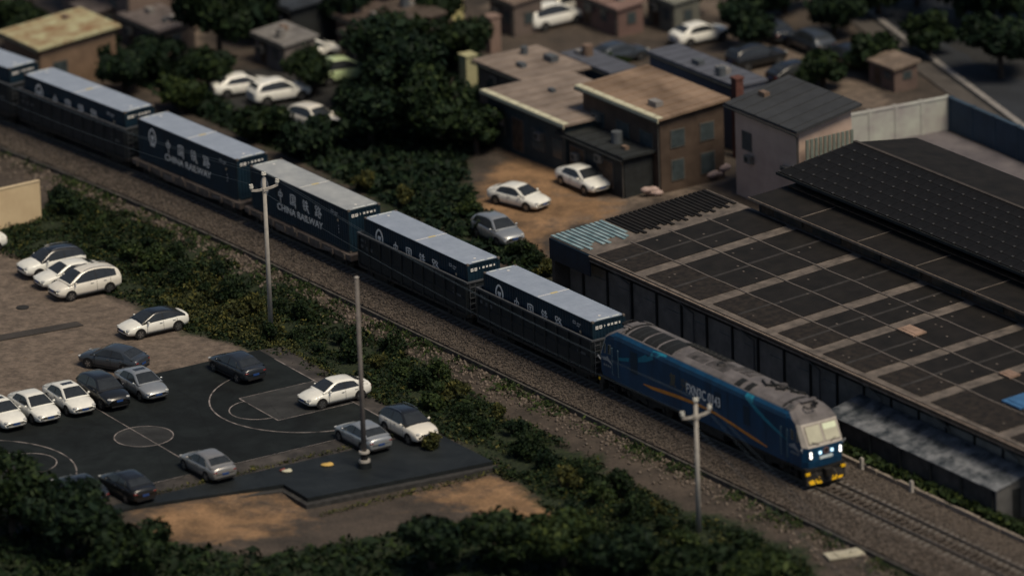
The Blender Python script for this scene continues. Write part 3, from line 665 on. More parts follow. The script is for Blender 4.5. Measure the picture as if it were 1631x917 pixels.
def cab(sign):
    """cab shell: horizontal slices lofted upward, front at +x"""
    lv = [(1.16, 10.80, 1.40, .30), (1.55, 10.88, 1.44, .30), (2.45, 10.90, 1.455, .30), (3.74, 10.22, 1.44, .22), (3.95, 9.95, 1.42, .3), (4.28, 9.35, 1.22, .3), (4.52, 8.7, .85, .3)]
    sl_ = []
    for z, xf, w, c in lv:
        sl_.append([(8.6, -w, z), (xf-c-.10, -w, z), (xf-.06, -w+c*.75, z), (xf, -w*.3, z), (xf, w*.3, z), (xf-.06, w-c*.75, z), (xf-c-.10, w, z), (8.6, w, z)])
    mb = MB()
    for i in range(len(sl_)-1):
        for j in range(7):
            a, b = sl_[i], sl_[i+1]
            side = j in (0, 6); m = 0
            if i == 2: m = 0 if side else 1
            elif i == 3: m = 0 if side else 2
            elif i >= 4: m = 2
            if i == 4 and side: m = 0
            mb.add([a[j], a[j+1], b[j+1], b[j]], [(0, 1, 2, 3)], m)
    mb.add(sl_[-1], [tuple(range(8))], 2); mb.add(sl_[0], [tuple(reversed(range(8)))], 0)
    mt = Matrix.Rotation(0 if sign > 0 else math.pi, 4, 'Z')
    me = mb.mesh('cab', [B['blue'], B['cream'], B['roof']]); o = link('cab', me, loco, (0, 0, 0), 0 if sign > 0 else math.pi)
    # windscreens lie on the raked plane (10.90,2.45)-(10.22,3.74)
    def scr(y0, y1, t0, t1, off=.02):
        pts = []
        for t, y in ((t0, y0), (t0, y1), (t1, y1), (t1, y0)):
            pts.append((10.90-.68*t+off*.88, y, 2.45+1.29*t+off*.47))
        bk = [(q[0]-.03, q[1], q[2]-.016) for q in pts]
        m_ = MB(); m_.add(pts+bk, [(0, 1, 2, 3), (4, 7, 6, 5), (0, 4, 5, 1), (1, 5, 6, 2), (2, 6, 7, 3), (3, 7, 4, 0)]); return m_
    for y0, y1 in ((-1.10, -.09), (.09, 1.10)):
        f_ = scr(y0-.045, y1+.045, .13, .92, .012).build('window_frame', pm('frame_dull', (.22, .19, .17), .6, .2, 4), o)
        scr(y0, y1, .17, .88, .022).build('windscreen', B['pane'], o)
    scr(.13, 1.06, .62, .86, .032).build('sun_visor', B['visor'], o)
    for y0, y1 in ((-.45, -.95), (.35, .75)):
        w_ = MB(); w_.cyl((10.88, y0, 2.56), (10.80, y1, 2.72+.06), .02, n=6); w_.build('wiper', X['black'], o)
    for sy in (-1, 1):
        l = MB(); l.sph((10.84, sy*1.06, 2.08), (.07, .085, .115), 12, 8); l.sph((10.86, sy*1.06, 1.87), (.07, .085, .095), 12, 8)
        l.build('headlight', B['lamp'] if sign > 0 else X['lens'], o, smooth=True)
        bz_ = MB(); bz_.loft([[(x_, sy*1.06+a_*math.cos(t_)*.17, 1.99+a_*math.sin(t_)*.30) for t_ in np.linspace(0, 2*math.pi, 18, endpoint=False)] for x_, a_ in ((10.80, 1.0), (10.875, 1.0), (10.875, .8), (10.84, .8))], caps=False); bz_.build('headlight_bezel', X['chrome'], o)
        m_ = MB(); m_.box((10.905, sy*.42, 2.06), (.03, .17, .17)); m_.build('marker_light', B['marker'] if sign > 0 else X['lens'], o)
        m_ = MB(); m_.cyl((10.5, sy*1.46, 2.15), (10.62, sy*1.56, 2.35), .04, n=6); m_.sph((10.62, sy*1.56, 2.38), (.06, .06, .06), 6, 4); m_.build('grab_handle', X['greywhite'], o)
    m_ = MB(); m_.cyl((10.89, 0, 2.14), (10.94, 0, 2.14), .21, n=20); bo = m_.build('badge', B['badge'], o)
    m_ = MB(); m_.cyl((10.941, 0, 2.14), (10.95, 0, 2.14), .13, n=16); m_.build('badge_centre', X['under'], bo)
    m_ = MB(); m_.box((10.905, 0, 1.74), (.04, .92, .17)); m_.build('number_plate', pm('name_plate', (.62, .72, .74), .4, .08, 8), o)
    # black lower front, coupler, plough
    m_ = MB(); m_.b2((9.6, -1.4, .95), (10.78, 1.4, 1.158)); m_.b2((10.3, -1.38, .62), (10.72, 1.38, .95)); m_.build('buffer_beam', X['under'], o)
    pl = MB(); pl.loft([[(10.45, y, .16), (10.86+.12*(1-abs(y)/1.4), y, .16), (10.80+.06*(1-abs(y)/1.4), y, .74), (10.45, y, .74)] for y in (-1.40, -.7, 0, .7, 1.40)]); plo = pl.build('plough', X['under'], o)
    for y0, lean in ((-.98, -.22), (-.52, -.22), (.52, .22), (.98, .22)):
        q = MB()
        def fx(y, z): return 10.86+.12*(1-abs(y)/1.4)-.13*(z-.16)/.58+.02
        a = .18
        P4 = [(y0-a, .18), (y0+a, .18), (y0+a+lean*1.0, .70), (y0-a+lean*1.0, .70)]
        q.add([(fx(y, z), y, z) for y, z in P4]+[(fx(y, z)-.02, y, z) for y, z in P4], [(0, 1, 2, 3), (0, 4, 5, 1), (1, 5, 6, 2), (2, 6, 7, 3), (3, 7, 4, 0)]); q.build('warning_stripe', B['yellow'], plo)
    for sy in (-1, 1):
        q = MB(); q.box((10.80, sy*1.27, .84), (.12, .30, .15)); q.build('warning_stripe', B['yellow'], o)
        q = MB(); q.cyl((10.7, sy*.62, .85), (10.95, sy*.66, .55), .05, n=8); q.cyl((10.95, sy*.66, .55), (10.97, sy*.5, .42), .045, n=8); q.build('brake_hose', X['wheel'], o)
        q = MB()
        for k_ in range(3): q.b2((9.15, sy*1.30-.12, .38+.3*k_), (9.75, sy*1.30+.12, .42+.3*k_))
        for x_ in (9.15, 9.75): q.b2((x_-.02, sy*1.30-.11, .37), (x_+.02, sy*1.30+.11, 1.16))
        q.build('step', X['under'], o)
    cp = MB(); cp.b2((10.6, -.16, .70), (11.05, .16, 1.0)); cp.b2((10.95, -.24, .64), (11.28, .24, 1.06)); cp.build('coupler', X['wheel'], o)
    # side windows, door, handrails on both sides
    for sy in (-1, 1):
        for x0, x1, z0, z1 in ((9.42, 9.72, 2.72, 3.34), (9.98, 10.16, 2.68, 3.30)):
            q = MB(); P4 = [(x0, z0), (x1, z0), (x1-.05, z1), (x0-.05, z1)]
            q.add([(x, sy*(1.475), z) for x, z in P4]+[(x, sy*1.45, z) for x, z in P4], [(0, 1, 2, 3) if sy < 0 else (3, 2, 1, 0), (0, 4, 5, 1), (1, 5, 6, 2), (2, 6, 7, 3), (3, 7, 4, 0)])
            wf = q.build('side_window', pm('pale_window', (.16, .17, .16), .15, .2, 3, coat=.4), o)
            q = MB(); xa = x0+.10*(x1-x0)/.3; P4 = [(xa+.02, z0+.06), (x1-.03, z0+.06), (x1-.07, z1-.06), (xa-.02, z1-.06)]
            q.add([(x, sy*1.480, z) for x, z in P4]+[(x, sy*1.47, z) for x, z in P4], [(0, 1, 2, 3) if sy < 0 else (3, 2, 1, 0), (0, 4, 5, 1), (1, 5, 6, 2), (2, 6, 7, 3), (3, 7, 4, 0)]); q.build('pane', X['glass'], wf)
        for x in (8.50, 9.14):
            q = MB(); q.tube([(x, sy*1.46, 1.5), (x, sy*1.54, 1.56), (x, sy*1.54, 3.18), (x, sy*1.46, 3.24)], .022); q.sph((x+.02, sy*1.54, 3.22), (.05, .04, .09), 6, 4); q.build('handrail', pm('rail_blue', (.06, .11, .15), .4, .2, 3), o)
        q = MB(); q.b2((8.62, sy*1.466-.006, 1.45), (9.05, sy*1.466+.006, 3.42)); q.build('door', pm('door_blue', (.007, .042, .09), .45, .2, 2), o)
        em = MB()
        for pts in ([(-.55, .05), (-.2, .12), (.0, .14), (.45, -.12)], [(-.5, -.02), (0, .02), (.5, -.16)], [(-.18, .14), (0, .24), (.14, .1)]):
            ribbon(em, pts, [.04]+[.10]*(len(pts)-2)+[.05])
        eo = em.build('emblem', pm('emblem_silver', (.36, .36, .36), .5, .2, 6), o, loc=(9.75, sy*1.468, 2.28)); eo.rotation_euler = (0, 0, 0 if sy < 0 else math.pi)
        ms = MB()
        for i in range(4): ms.b2((9.4+i*.22, sy*1.468-.005, 1.88), (9.53+i*.22, sy*1.468+.005, 2.0))
        ms.build('small_lettering', pm('letter_dim', (.22, .24, .25), .5, .2, 6), o)
    # roof equipment of the cab
    q = MB(); 
    for a in np.linspace(-1.0, 1.0, 9): pass
    q.loft([[(8.15, y, z+.004), (8.32, y, z+.004), (8.32, y, z-.04), (8.15, y, z-.04)] for y, z in [(yy, float(np.interp(abs(yy), [0, .4, .85, 1.15], [4.60, 4.57, 4.47, 4.31]))+.035) for yy in np.linspace(-1.12, 1.12, 13)]]); q.build('roof_joint', B['grille'], o)
    def rz_(y): return float(np.interp(abs(y), [0, .4, .85, 1.15], [4.60, 4.57, 4.47, 4.31]))
    q = MB(); q.box((8.75, -.98, 4.435), (.62, .46, .03), rx=.42); pv = q.build('roof_vent', B['roof'], o)
    q = MB(); q.box((8.78, -.98, 4.452), (.42, .32, .03), rx=.42); q.build('vent_grille', pm('vent_grey', (.06, .06, .06), .7, .3, 5), pv)
    q = MB(); q.box((8.7, .1, 4.60), (.6, .8, .03)); q.build('hatch', B['roof'], o)
    q = MB(); q.cyl((8.75, .7, 4.50), (8.75, .7, 4.60), .16, n=14); q.cyl((8.75, .7, 4.6), (8.75, .7, 4.62), .09, n=10); q.build('roof_cap', B['roof'], o)
    q = MB(); q.tube([(9.35, -.45, 4.36), (9.35, -.45, 4.5), (9.75, -.45, 4.45), (9.78, -.1, 4.45), (9.78, .12, 4.45), (9.4, .12, 4.5), (9.35, .1, 4.36)], .045, 8); q.build('horn_frame', X['black'], o)
    q = MB(); q.cyl((9.25, .45, 4.3), (9.25, .45, 4.55), .05, n=8); q.cyl((9.1, .45, 4.52), (9.45, .45, 4.52), .06, .10, n=10); q.cyl((9.1, .3, 4.56), (9.4, .3, 4.56), .05, .09, n=10); q.build('horn', X['black'], o)
    return o
cab(1); cab(-1)
# underframe
q = MB(); q.b2((-9.5, -1.42, .98), (9.5, 1.42, 1.158)); q.build('underframe', X['under'], loco)
q = MB(); q.loft([[(x, -1.25, .42), (x, 1.25, .42), (x, 1.36, .6), (x, 1.36, .97), (x, -1.36, .97), (x, -1.36, .6)] for x in (-2.3, 2.3)]); q.build('fuel_tank', X['under'], loco)
ME_LW = bogie_mesh((-1.85, 0, 1.85), .52, 'loco'); ME_LS = side_frame_mesh((-1.85, 0, 1.85), .52)
bogies(loco, (-6.1, 6.1), ME_LW, ME_LS)
for x in (-8.4, -3.6, 3.6, 8.4):
    q = MB(); q.cyl((x, -1.25, .65), (x, -1.25, 1.0), .14, n=10); q.cyl((x+.35, -1.28, .8), (x+.35, -1.28, 1.0), .1, n=8); q.build('sand_pipe', X['wheel'], loco)
# roof fittings
def rz(y): return float(np.interp(abs(y), [0, .4, .85, 1.15, 1.225], [4.60, 4.57, 4.47, 4.31, 4.2]))
def roof_patch(name, x0, x1, y0, y1, mat, up=.01, th=.05, parent=None, n=6):
    m_ = MB(); rings = []
    for y in np.linspace(y0, y1, n): z = rz(y)+up; rings.append([(x0, y, z), (x1, y, z), (x1, y, z-th), (x0, y, z-th)])
    m_.loft(rings); return m_.build(name, mat, parent or loco)
fr = roof_patch('radiator_frame', -8.05, -3.15, -1.20, .42, B['roof'], .035)
for x0, x1 in ((-7.9, -6.42), (-6.22, -4.92), (-4.72, -3.3)):
    gq = roof_patch('radiator_grille', x0, x1, -1.12, .34, B['grille'], .045, parent=fr)
for x in (-7.55, -6.9, -5.55, -4.1): roof_patch('radiator_rib', x, x+.05, -1.1, .32, pm('rib_dark', (.03, .032, .034), .6, .2, 3), .055, parent=fr)
for i, x in enumerate(np.linspace(-3.6, .1, 9)):
    m_ = MB(); m_.tube([(x-.16, .30, rz(.3)+.05), (x+.16, .30, rz(.3)+.05), (x+.16, 1.0, rz(1)+.05), (x-.16, 1.0, rz(1)+.05), (x-.16, .30, rz(.3)+.05)], .045, 6); m_.build('hatch_bar', B['grille'], loco)
so_ = roof_patch('exhaust_plate', -.3, 1.6, -.75, .35, B['soot'], .012)
roof_patch('exhaust_plate', -2.3, -.45, -.8, .1, B['soot'], .010)
m_ = MB(); m_.cyl((.6, -.2, 4.5), (.6, -.2, 4.72), .30, .24, n=18); m_.build('exhaust_stack', B['soot'], loco); 
m_ = MB(); m_.cyl((.6, -.2, 4.722), (.6, -.2, 4.73), .19, n=16); m_.build('exhaust_opening', B['grille'], loco)
for x in (3.55, 4.55):
    v_f = roof_patch('vent_frame', x-.36, x+.36, -1.2, -.45, B['roof'], .03)
    roof_patch('vent_grille', x-.28, x+.28, -1.15, -.5, B['grille'], .04, parent=v_f)
for x in np.linspace(1.9, 3.2, 3): roof_patch('roof_hatch', x-.25, x+.25, -.1, .9, B['soot'], .04)
for pts in ([(4.6, .0), (5.3, -.25), (5.8, .1)], [(5.0, .35), (5.6, .2), (6.0, .5)], [(6.2, -.15), (6.6, .1), (6.4, .45), (6.9, .55)], [(7.1, .3), (7.5, .5), (7.7, .85)]):
    m_ = MB(); m_.tube([(x, y, rz(y)+.09) for x, y in pts], .065, 6)
    for x, y in pts: m_.cyl((x, y, rz(y)-.03), (x, y, rz(y)+.14), .075, n=8)
    m_.build('roof_pipe', B['grille'], loco)
m_ = MB(); m_.cyl((5.9, .55, 4.5), (5.9, .55, 4.68), .28, n=16); m_.build('roof_fan', B['soot'], loco)
# livery on both sides
def band(pts, mat, name, sy, off=.012):
    """pts: (x, zlow, zhigh)"""
    n = len(pts); y = sy*(YW+off)
    def yy(z): return sy*((YW if z <= 3.85 else float(np.interp(z, [3.85, 4.08, 4.25], [YW, 1.40, 1.22])))+off)
    rows = []
    for x, a, b in pts: rows.append([a+(b-a)*t for t in np.linspace(0, 1, 5)])
    vs = [(pts[i][0], yy(z), z) for i in range(n) for z in rows[i]]
    vs += [(p_[0], p_[1]-sy*(off+.002), p_[2]) for p_ in vs]; fs = []; m5 = n*5
    for i in range(n-1):
        for j in range(4):
            f = (i*5+j, (i+1)*5+j, (i+1)*5+j+1, i*5+j+1); fs.append(f if sy < 0 else f[::-1])
        fs.append((i*5, m5+i*5, m5+(i+1)*5, (i+1)*5)); fs.append((i*5+4, (i+1)*5+4, m5+(i+1)*5+4, m5+i*5+4))
    mb = MB(); mb.add(vs, fs); return mb.build(name, mat, loco)
for sy in (-1, 1):
    band([(-5.9, 1.80, 1.86), (-5.0, 1.74, 1.92), (-4.0, 1.80, 2.02), (-2.6, 1.92, 2.13), (-.8, 2.02, 2.21), (.6, 2.06, 2.22), (1.7, 2.02, 2.17), (3.3, 1.86, 2.02), (5.1, 1.62, 1.80), (6.4, 1.52, 1.64), (7.0, 1.48, 1.52)], B['orange'], 'orange_band', sy)
    band([(4.75, 4.0, 4.24), (5.1, 3.86, 4.24), (5.5, 3.62, 4.22), (5.9, 3.42, 3.72), (6.9, 3.06, 3.28), (8.4, 2.64, 2.78), (8.99, 2.52, 2.62)], B['cyan'], 'cyan_band', sy)
    band([(-8.99, 2.60, 2.70), (-8.2, 2.66, 2.86), (-7.4, 2.84, 3.08)], B['cyan'], 'cyan_band', sy)
    band([(-6.4, 3.10, 3.36), (-5.6, 3.32, 3.80), (-5.0, 3.60, 4.18), (-4.3, 3.95, 4.24), (-3.6, 4.14, 4.24)], B['cyan'], 'cyan_band', sy)
    m_ = MB(); m_.b2((4.6, sy*(YW+.008)-.006, 2.3), (5.25, sy*(YW+.008)+.006, 3.5)); m_.build('louvre', pm('louvre', (.006, .026, .05), .6, .3, 9, stretch=(1, 1, 6)), loco)
    m_ = MB(); m_.b2((-7.25, sy*(YW+.008)-.006, 2.2), (-6.5, sy*(YW+.008)+.006, 3.6)); m_.build('louvre', pm('louvre', (.006, .026, .05), .6, .3, 9, stretch=(1, 1, 6)), loco)
    m_ = MB(); m_.b2((1.6, sy*(YW+.008)-.006, 2.5), (2.3, sy*(YW+.008)+.006, 3.5)); m_.build('louvre', pm('louvre', (.006, .026, .05), .6, .3, 9, stretch=(1, 1, 6)), loco)
    for body_, size, x, z, mt, nm, sx in (('FXN3C 0143', .70, .45, 2.86, X['white'], 'number_lettering', .95), ('复', .7, -2.75, 2.92, B['gold'], 'painted_character', 1), ('兴', .7, -1.55, 2.92, B['gold'], 'painted_character', 1)):
        me = flat_text(body_, size, bold=.010 if nm == 'number_lettering' else .006); me.materials.append(mt); o = link(nm, me, loco, (x if sy < 0 else -x, sy*(YW+.012), z)); o.rotation_euler = (R(90), 0, 0 if sy < 0 else math.pi); o.scale = (sx, 1.25, 1)
    for x in (-2.0, 1.2, 3.0, 6.9):
        m_ = MB(); m_.b2((x-.012, sy*(YW+.003)-.004, 1.3), (x+.012, sy*(YW+.003)+.004, 3.8)); m_.build('panel_seam', B['grille'], loco)
# ================================================================== cars
def smooth_curve(pts, n):
    t = np.linspace(0, len(pts)-1, n); P_ = np.array(pts, float); out = []
    for q in t:
        i = min(int(q), len(pts)-2); u = q-i
        p0, p1, p2, p3 = P_[max(i-1, 0)], P_[i], P_[i+1], P_[min(i+2, len(pts)-1)]
        out.append(.5*((2*p1)+(-p0+p2)*u+(2*p0-5*p1+4*p2-p3)*u*u+(-p0+3*p1-3*p2+p3)*u**3))
    return np.array(out)
CK = {  # stations: x, half width, bottom, shoulder, top of the lower body; roofline; belt
 'sedan': dict(st=[(-2.27, .62, .42, .66, .74), (-2.20, .78, .32, .86, .97), (-1.9, .86, .24, .92, 1.03), (-1.3, .89, .20, .93, 1.01), (-.4, .89, .19, .92, .97), (.5, .89, .19, .90, .96), (1.1, .89, .20, .87, .97), (1.6, .87, .22, .80, .90), (2.0, .80, .26, .70, .79), (2.2, .68, .32, .60, .66), (2.28, .5, .38, .54, .58)],
   rf=[(-1.95, 1.0), (-1.15, 1.34), (-.45, 1.435), (.25, 1.40), (1.20, .95)], belt=.93, wx=(-1.36, 1.36), r=.32),
 'suv': dict(st=[(-2.2, .66, .5, .78, .86), (-2.15, .82, .38, 1.0, 1.08), (-1.8, .90, .28, 1.06, 1.12), (-1.2, .925, .26, 1.06, 1.10), (-.3, .925, .25, 1.05, 1.08), (.5, .925, .25, 1.03, 1.08), (1.05, .92, .26, 1.01, 1.10), (1.6, .90, .28, .96, 1.05), (1.98, .84, .32, .86, .95), (2.16, .74, .40, .74, .82), (2.24, .56, .46, .66, .70)],
   rf=[(-2.12, 1.06), (-1.72, 1.50), (-.6, 1.66), (.25, 1.60), (1.12, 1.08)], belt=1.06, wx=(-1.32, 1.34), r=.35),
 'mpv': dict(st=[(-2.36, .70, .5, .8, .9), (-2.32, .84, .36, 1.02, 1.1), (-2.0, .905, .26, 1.08, 1.14), (-1.2, .925, .24, 1.08, 1.12), (-.3, .925, .23, 1.06, 1.10), (.6, .925, .23, 1.03, 1.08), (1.2, .92, .24, .99, 1.08), (1.7, .89, .26, .92, 1.0), (2.05, .83, .30, .82, .90), (2.25, .72, .38, .70, .77), (2.34, .55, .44, .62, .66)],
   rf=[(-2.27, 1.08), (-2.05, 1.52), (-.9, 1.76), (.35, 1.66), (1.5, 1.04)], belt=1.07, wx=(-1.40, 1.42), r=.33)}
def plate(pts, nrm, th=.02):
    mb = MB(); n = len(pts); nv = Vector(nrm).normalized()*th
    vs = [tuple(Vector(p_)+nv*.5) for p_ in pts]+[tuple(Vector(p_)-nv*.5) for p_ in pts]
    mb.add(vs, [tuple(range(n)), tuple(reversed(range(n, 2*n)))]+[(i, n+i, n+(i+1) % n, (i+1) % n) for i in range(n)]); return mb
dummy = pm('unset', (.5, .5, .5))
def car_meshes(kind):
    c = CK[kind]; d = {}
    st = smooth_curve(c['st'], 33); rings = []
    for x, w, zb, zs, zt in st:
        half = [(0, zb), (w*.80, zb), (w*.95, zb+.07), (w, zb+.24), (w*.995, (zb+zs)/2+.06), (w*.97, zs-.03), (w*.90, zs+.02), (w*.62, zt-.012), (0, zt+.012)]
        rings.append([(x, y, z) for y, z in half]+[(x, -y, z) for y, z in half[-2:0:-1]])
    b = MB(); b.loft(rings); d['body'] = b.mesh('body', [dummy], True)
    rf = c['rf']; belt = c['belt']; wb = max(s_[1] for s_ in c['st'])*.945
    rl = smooth_curve(rf, 25)
    def rz__(x): return float(np.interp(x, rl[:, 0], rl[:, 1]))
    def yw(z): return wb-.24*(z-belt)/.5
    sh = MB(); rr_ = []
    for x, z in rl:
        z = max(z, belt+.0); h = z-belt
        hf = [(wb-.01, belt-.06), (yw(belt+h*.55)-.004, belt+h*.55), (yw(z)+.02, z-min(.05, h*.3)), (yw(z)-.07, z-.004), (yw(z)*.5, z+.012), (0, z+.018)]
        rr_.append([(x, y, q) for y, q in hf]+[(x, -y, q) for y, q in hf[-2::-1]])
    sh.loft(rr_, closed=False, caps=False); d['cabin'] = sh.mesh('cabin', [dummy], True)
    def pane_between(i0, i1, t0, t1, off):
        (x0, z0), (x1, z1) = rf[i0], rf[i1]
        nx_, nz_ = (z1-z0), -(x1-x0); ln = math.hypot(nx_, nz_); nx_, nz_ = nx_/ln, nz_/ln
        if nz_ < 0: nx_, nz_ = -nx_, -nz_
        mb = MB(); vs = []; nr, ncl = 7, 7
        for t in np.linspace(t0, t1, nr):
            x = x0+(x1-x0)*t; z = rz__(x); hw = yw(z)-.075
            for k in np.linspace(-1, 1, ncl): vs.append((x+nx_*off, hw*k, z+nz_*off+.006+.020*(1-k*k)))
        vs += [(a-nx_*.04, b, c_-nz_*.04) for a, b, c_ in vs]; fs = []; m_ = nr*ncl; fl = x1 > x0
        for i in range(nr-1):
            for j in range(ncl-1):
                f = (i*ncl+j, i*ncl+j+1, (i+1)*ncl+j+1, (i+1)*ncl+j); fs.append(f[::-1] if fl else f)
        bd_ = list(range(ncl))+[i*ncl+ncl-1 for i in range(1, nr)]+[(nr-1)*ncl+j for j in range(ncl-2, -1, -1)]+[i*ncl for i in range(nr-2, 0, -1)]
        for a, b in zip(bd_, bd_[1:]+bd_[:1]): fs.append((a, a+m_, b+m_, b))
        mb.add(vs, fs); return mb
    d['windscreen'] = pane_between(4, 3, .10, .93, .012).mesh('windscreen', [X['glass']])
    d['rear_window'] = pane_between(0, 1, .22 if kind == 'sedan' else .35, .95, .012).mesh('rear_window', [X['glass']])
    xa, xb = rf[0][0], rf[4][0]
    lo0, lo1 = (xa+.62, xb-.30) if kind == 'sedan' else (xa+.32, xb-.30)
    up0, up1 = rf[1][0]+(.10 if kind == 'sedan' else .12), rf[3][0]+.06
    for sg, nm in ((1, 'l'), (-1, 'r')):
        pts = []
        for x in np.linspace(lo0, lo1, 5): pts.append((x, belt+.03))
        for x in np.linspace(up1, up0, 6): pts.append((x, rz__(x)-.085))
        P3 = [(x, sg*(yw(z)+.008), z) for x, z in pts]
        if sg < 0: P3 = P3[::-1]
        d['side_'+nm] = plate(P3, (0, sg, .45), .02).mesh('side_window', [X['glass']])
        pb = MB(); xm = (lo0+lo1)/2-.12; z0, z1 = belt+.03, rz__(xm)-.085
        pb.add([(xm-.03, sg*(yw(z0)+.021), z0), (xm+.03, sg*(yw(z0)+.021), z0), (xm+.02, sg*(yw(z1)+.021), z1), (xm-.04, sg*(yw(z1)+.021), z1)], [(0, 1, 2, 3) if sg < 0 else (3, 2, 1, 0)])
        d['pillar_'+nm] = pb.mesh('pillar', [X['black']])
    fx = c['st'][-1][0]; rx = c['st'][0][0]; zf = c['st'][-3][3]; zr = c['st'][1][3]
    for sg, nm in ((1, 'l'), (-1, 'r')):
        q = MB(); q.sph((fx-.20, sg*.62, zf-.035), (.17, .15, .062), 10, 6); d['hl_'+nm] = q.mesh('headlight', [X['lens']], True)
        q = MB(); q.sph((rx+.09, sg*.62, zr-.10), (.10, .17, .075), 10, 6); d['tl_'+nm] = q.mesh('tail_light', [X['redlens']], True)
        q = MB(); q.sph((rf[4][0]-.42, sg*(wb+.13), belt+.07), (.07, .10, .075), 8, 6); q.box((rf[4][0]-.40, sg*(wb+.03), belt+.02), (.05, .12, .03)); d['mi_'+nm] = q.mesh('mirror', [dummy], True)
        q = MB()
        for xs_ in (lo0+.02 if kind == 'sedan' else lo0+.45, (lo0+lo1)/2-.12, lo1-.05):
            stn = st[int(np.argmin(abs(st[:, 0]-xs_)))]; w_, zb_, zs_c = stn[1], stn[2], stn[3]
            pr_ = [(w_*.96, zb_+.08), (w_+.004, zb_+.24), (w_*.995+.004, (zb_+zs_c)/2+.06), (w_*.97+.004, zs_c-.03)]
            vs = [(xs_+dx_, sg*y, z) for y, z in pr_ for dx_ in (-.011, .011)]
            q.add(vs, [(2*i, 2*i+1, 2*i+3, 2*i+2) for i in range(3)])
        q.box((0, sg*(c['st'][4][1]*.985), c['st'][4][2]+.05), (2.0, .05, .07)); d['seam_'+nm] = q.mesh('door_seam', [X['black']])
        q = MB()
        for zz in (0, 1): q.box((-.15-.95*zz, sg*(c['st'][4][1]+.004), belt-.14), (.20, .02, .03))
        d['hd_'+nm] = q.mesh('door_handle', [X['chrome']])
    q = MB(); q.box((fx-.05, 0, zf-.17), (.10, .98, .15)); q.box((fx-.045, 0, .36), (.08, 1.1, .09)); d['grille'] = q.mesh('grille', [X['black']])
    q = MB(); q.box((fx+.012, 0, zf-.16), (.02, .44, .13)); d['plate_f'] = q.mesh('number_plate', [X['plate']])
    q = MB(); q.box((rx-.012, 0, .62 if kind == 'sedan' else .74), (.02, .44, .13)); d['plate_r'] = q.mesh('number_plate', [X['plate']])
    q = MB(); q.box((rx+.02, 0, .36), (.08, 1.2, .12)); d['rear_valance'] = q.mesh('rear_valance', [X['black']])
    r = c['r']
    q = MB(); q.cyl((0, -.11, r), (0, .11, r), r, n=22); d['tyre'] = q.mesh('wheel', [X['black']], False)
    q = MB(); q.cyl((0, .108, r), (0, .118, r), r*.68, n=18)
    q2 = MB(); q2.cyl((0, .1, r), (0, .122, r), r*.16, n=10)
    for k in range(5):
        a = 2*math.pi*k/5; q2.box((math.cos(a)*r*.36, .119, r+math.sin(a)*r*.36), (r*.62, .012, r*.17), ry=-a)
    d['rim_back'] = q.mesh('rim', [pm('rim_shadow', (.05, .05, .05), .5, .2, 5)]); d['spokes'] = q2.mesh('spokes', [X['chrome']])
    q = MB(); a_ = np.linspace(0, math.pi, 13); R1 = r+.075
    q.add([(R1*math.cos(t), 0, r+R1*math.sin(t)) for t in a_]+[(-R1, 0, .2), (R1, 0, .2)], [tuple(range(15))]); d['arch'] = q.mesh('wheel_arch', [X['black']])
    q = MB(); q.box((-.25, 0, rz__(-.25)+.012), (.42, .74, .02)); d['sunroof'] = q.mesh('sunroof', [X['glass']])
    q = MB()
    for sg in (-1, 1): q.tube([(x, sg*(yw(rz__(x))-.02), rz__(x)+.05) for x in np.linspace(rf[1][0]+.1, rf[3][0]-.1, 6)], .018, 6)
    d['roof_rails'] = q.mesh('roof_rail', [X['chrome']])
    return d
CM = {k: car_meshes(k) for k in CK}
def paint(name, c, metal=0.0, rough=.3, coat=.7): return pm(name, c, rough, .06, 3.0, metal=metal, coat=coat)
PT = {'white': paint('white_car_paint', (.82, .81, .74)), 'white2': paint('warm_white_car_paint', (.76, .72, .63)), 'silver': paint('silver_car_paint', (.40, .42, .43), .55, .32), 'silver2': paint('champagne_car_paint', (.36, .35, .335), .55, .32), 'black': paint('black_car_paint', (.014, .015, .016), 0, .3), 'grey': paint('slate_car_paint', (.050, .060, .072), .3, .35), 'dark': paint('dark_blue_grey_paint', (.026, .031, .038), .2, .35)}
def car(kind, x, y, z, hdg, pt, label, roof=None, sunroof=False, rails=False, grp='cars parked around the basketball court', sc=1.0, detail=True):
    d = CM[kind]; c = CK[kind]; p_ = PT[pt]
    r = empty('parked_car', (x, y, z), R(hdg), label, 'car', grp); r.scale = (sc, 1, 1)
    omesh('body', d['body'], p_, r); cb = omesh('cabin', d['cabin'], PT[roof] if roof else p_, r)
    link('windscreen', d['windscreen'], cb); link('rear_window', d['rear_window'], cb)
    for s_ in 'lr':
        w = link('side_window', d['side_'+s_], cb)
        link('headlight', d['hl_'+s_], r); link('tail_light', d['tl_'+s_], r); omesh('mirror', d['mi_'+s_], p_, r)
        if detail: link('pillar', d['pillar_'+s_], cb); tag(link('door_handle', d['hd_'+s_], r), kind='stuff'); tag(link('door_seam', d['seam_'+s_], r), kind='stuff')
    tag(link('grille', d['grille'], r)); link('number_plate', d['plate_f'], r); link('number_plate', d['plate_r'], r); link('rear_valance', d['rear_valance'], r)
    yw_ = c['st'][3][1]
    for wx in c['wx']:
        for sg in (1, -1):
            w = link('wheel', d['tyre'], r, (wx, sg*(yw_-.095), 0), 0 if sg > 0 else math.pi)
            rm = link('rim', d['rim_back'], w); 
            if detail: tag(link('spokes', d['spokes'], w), kind='stuff')
            link('wheel_arch', d['arch'], r, (wx, sg*(yw_+.006), 0))
    if sunroof: link('sunroof', d['sunroof'], cb)
    if rails: tag(link('roof_rail', d['roof_rails'], cb), kind='stuff')
    return r
LZ = GZ+.03; KZ = CZ+.002
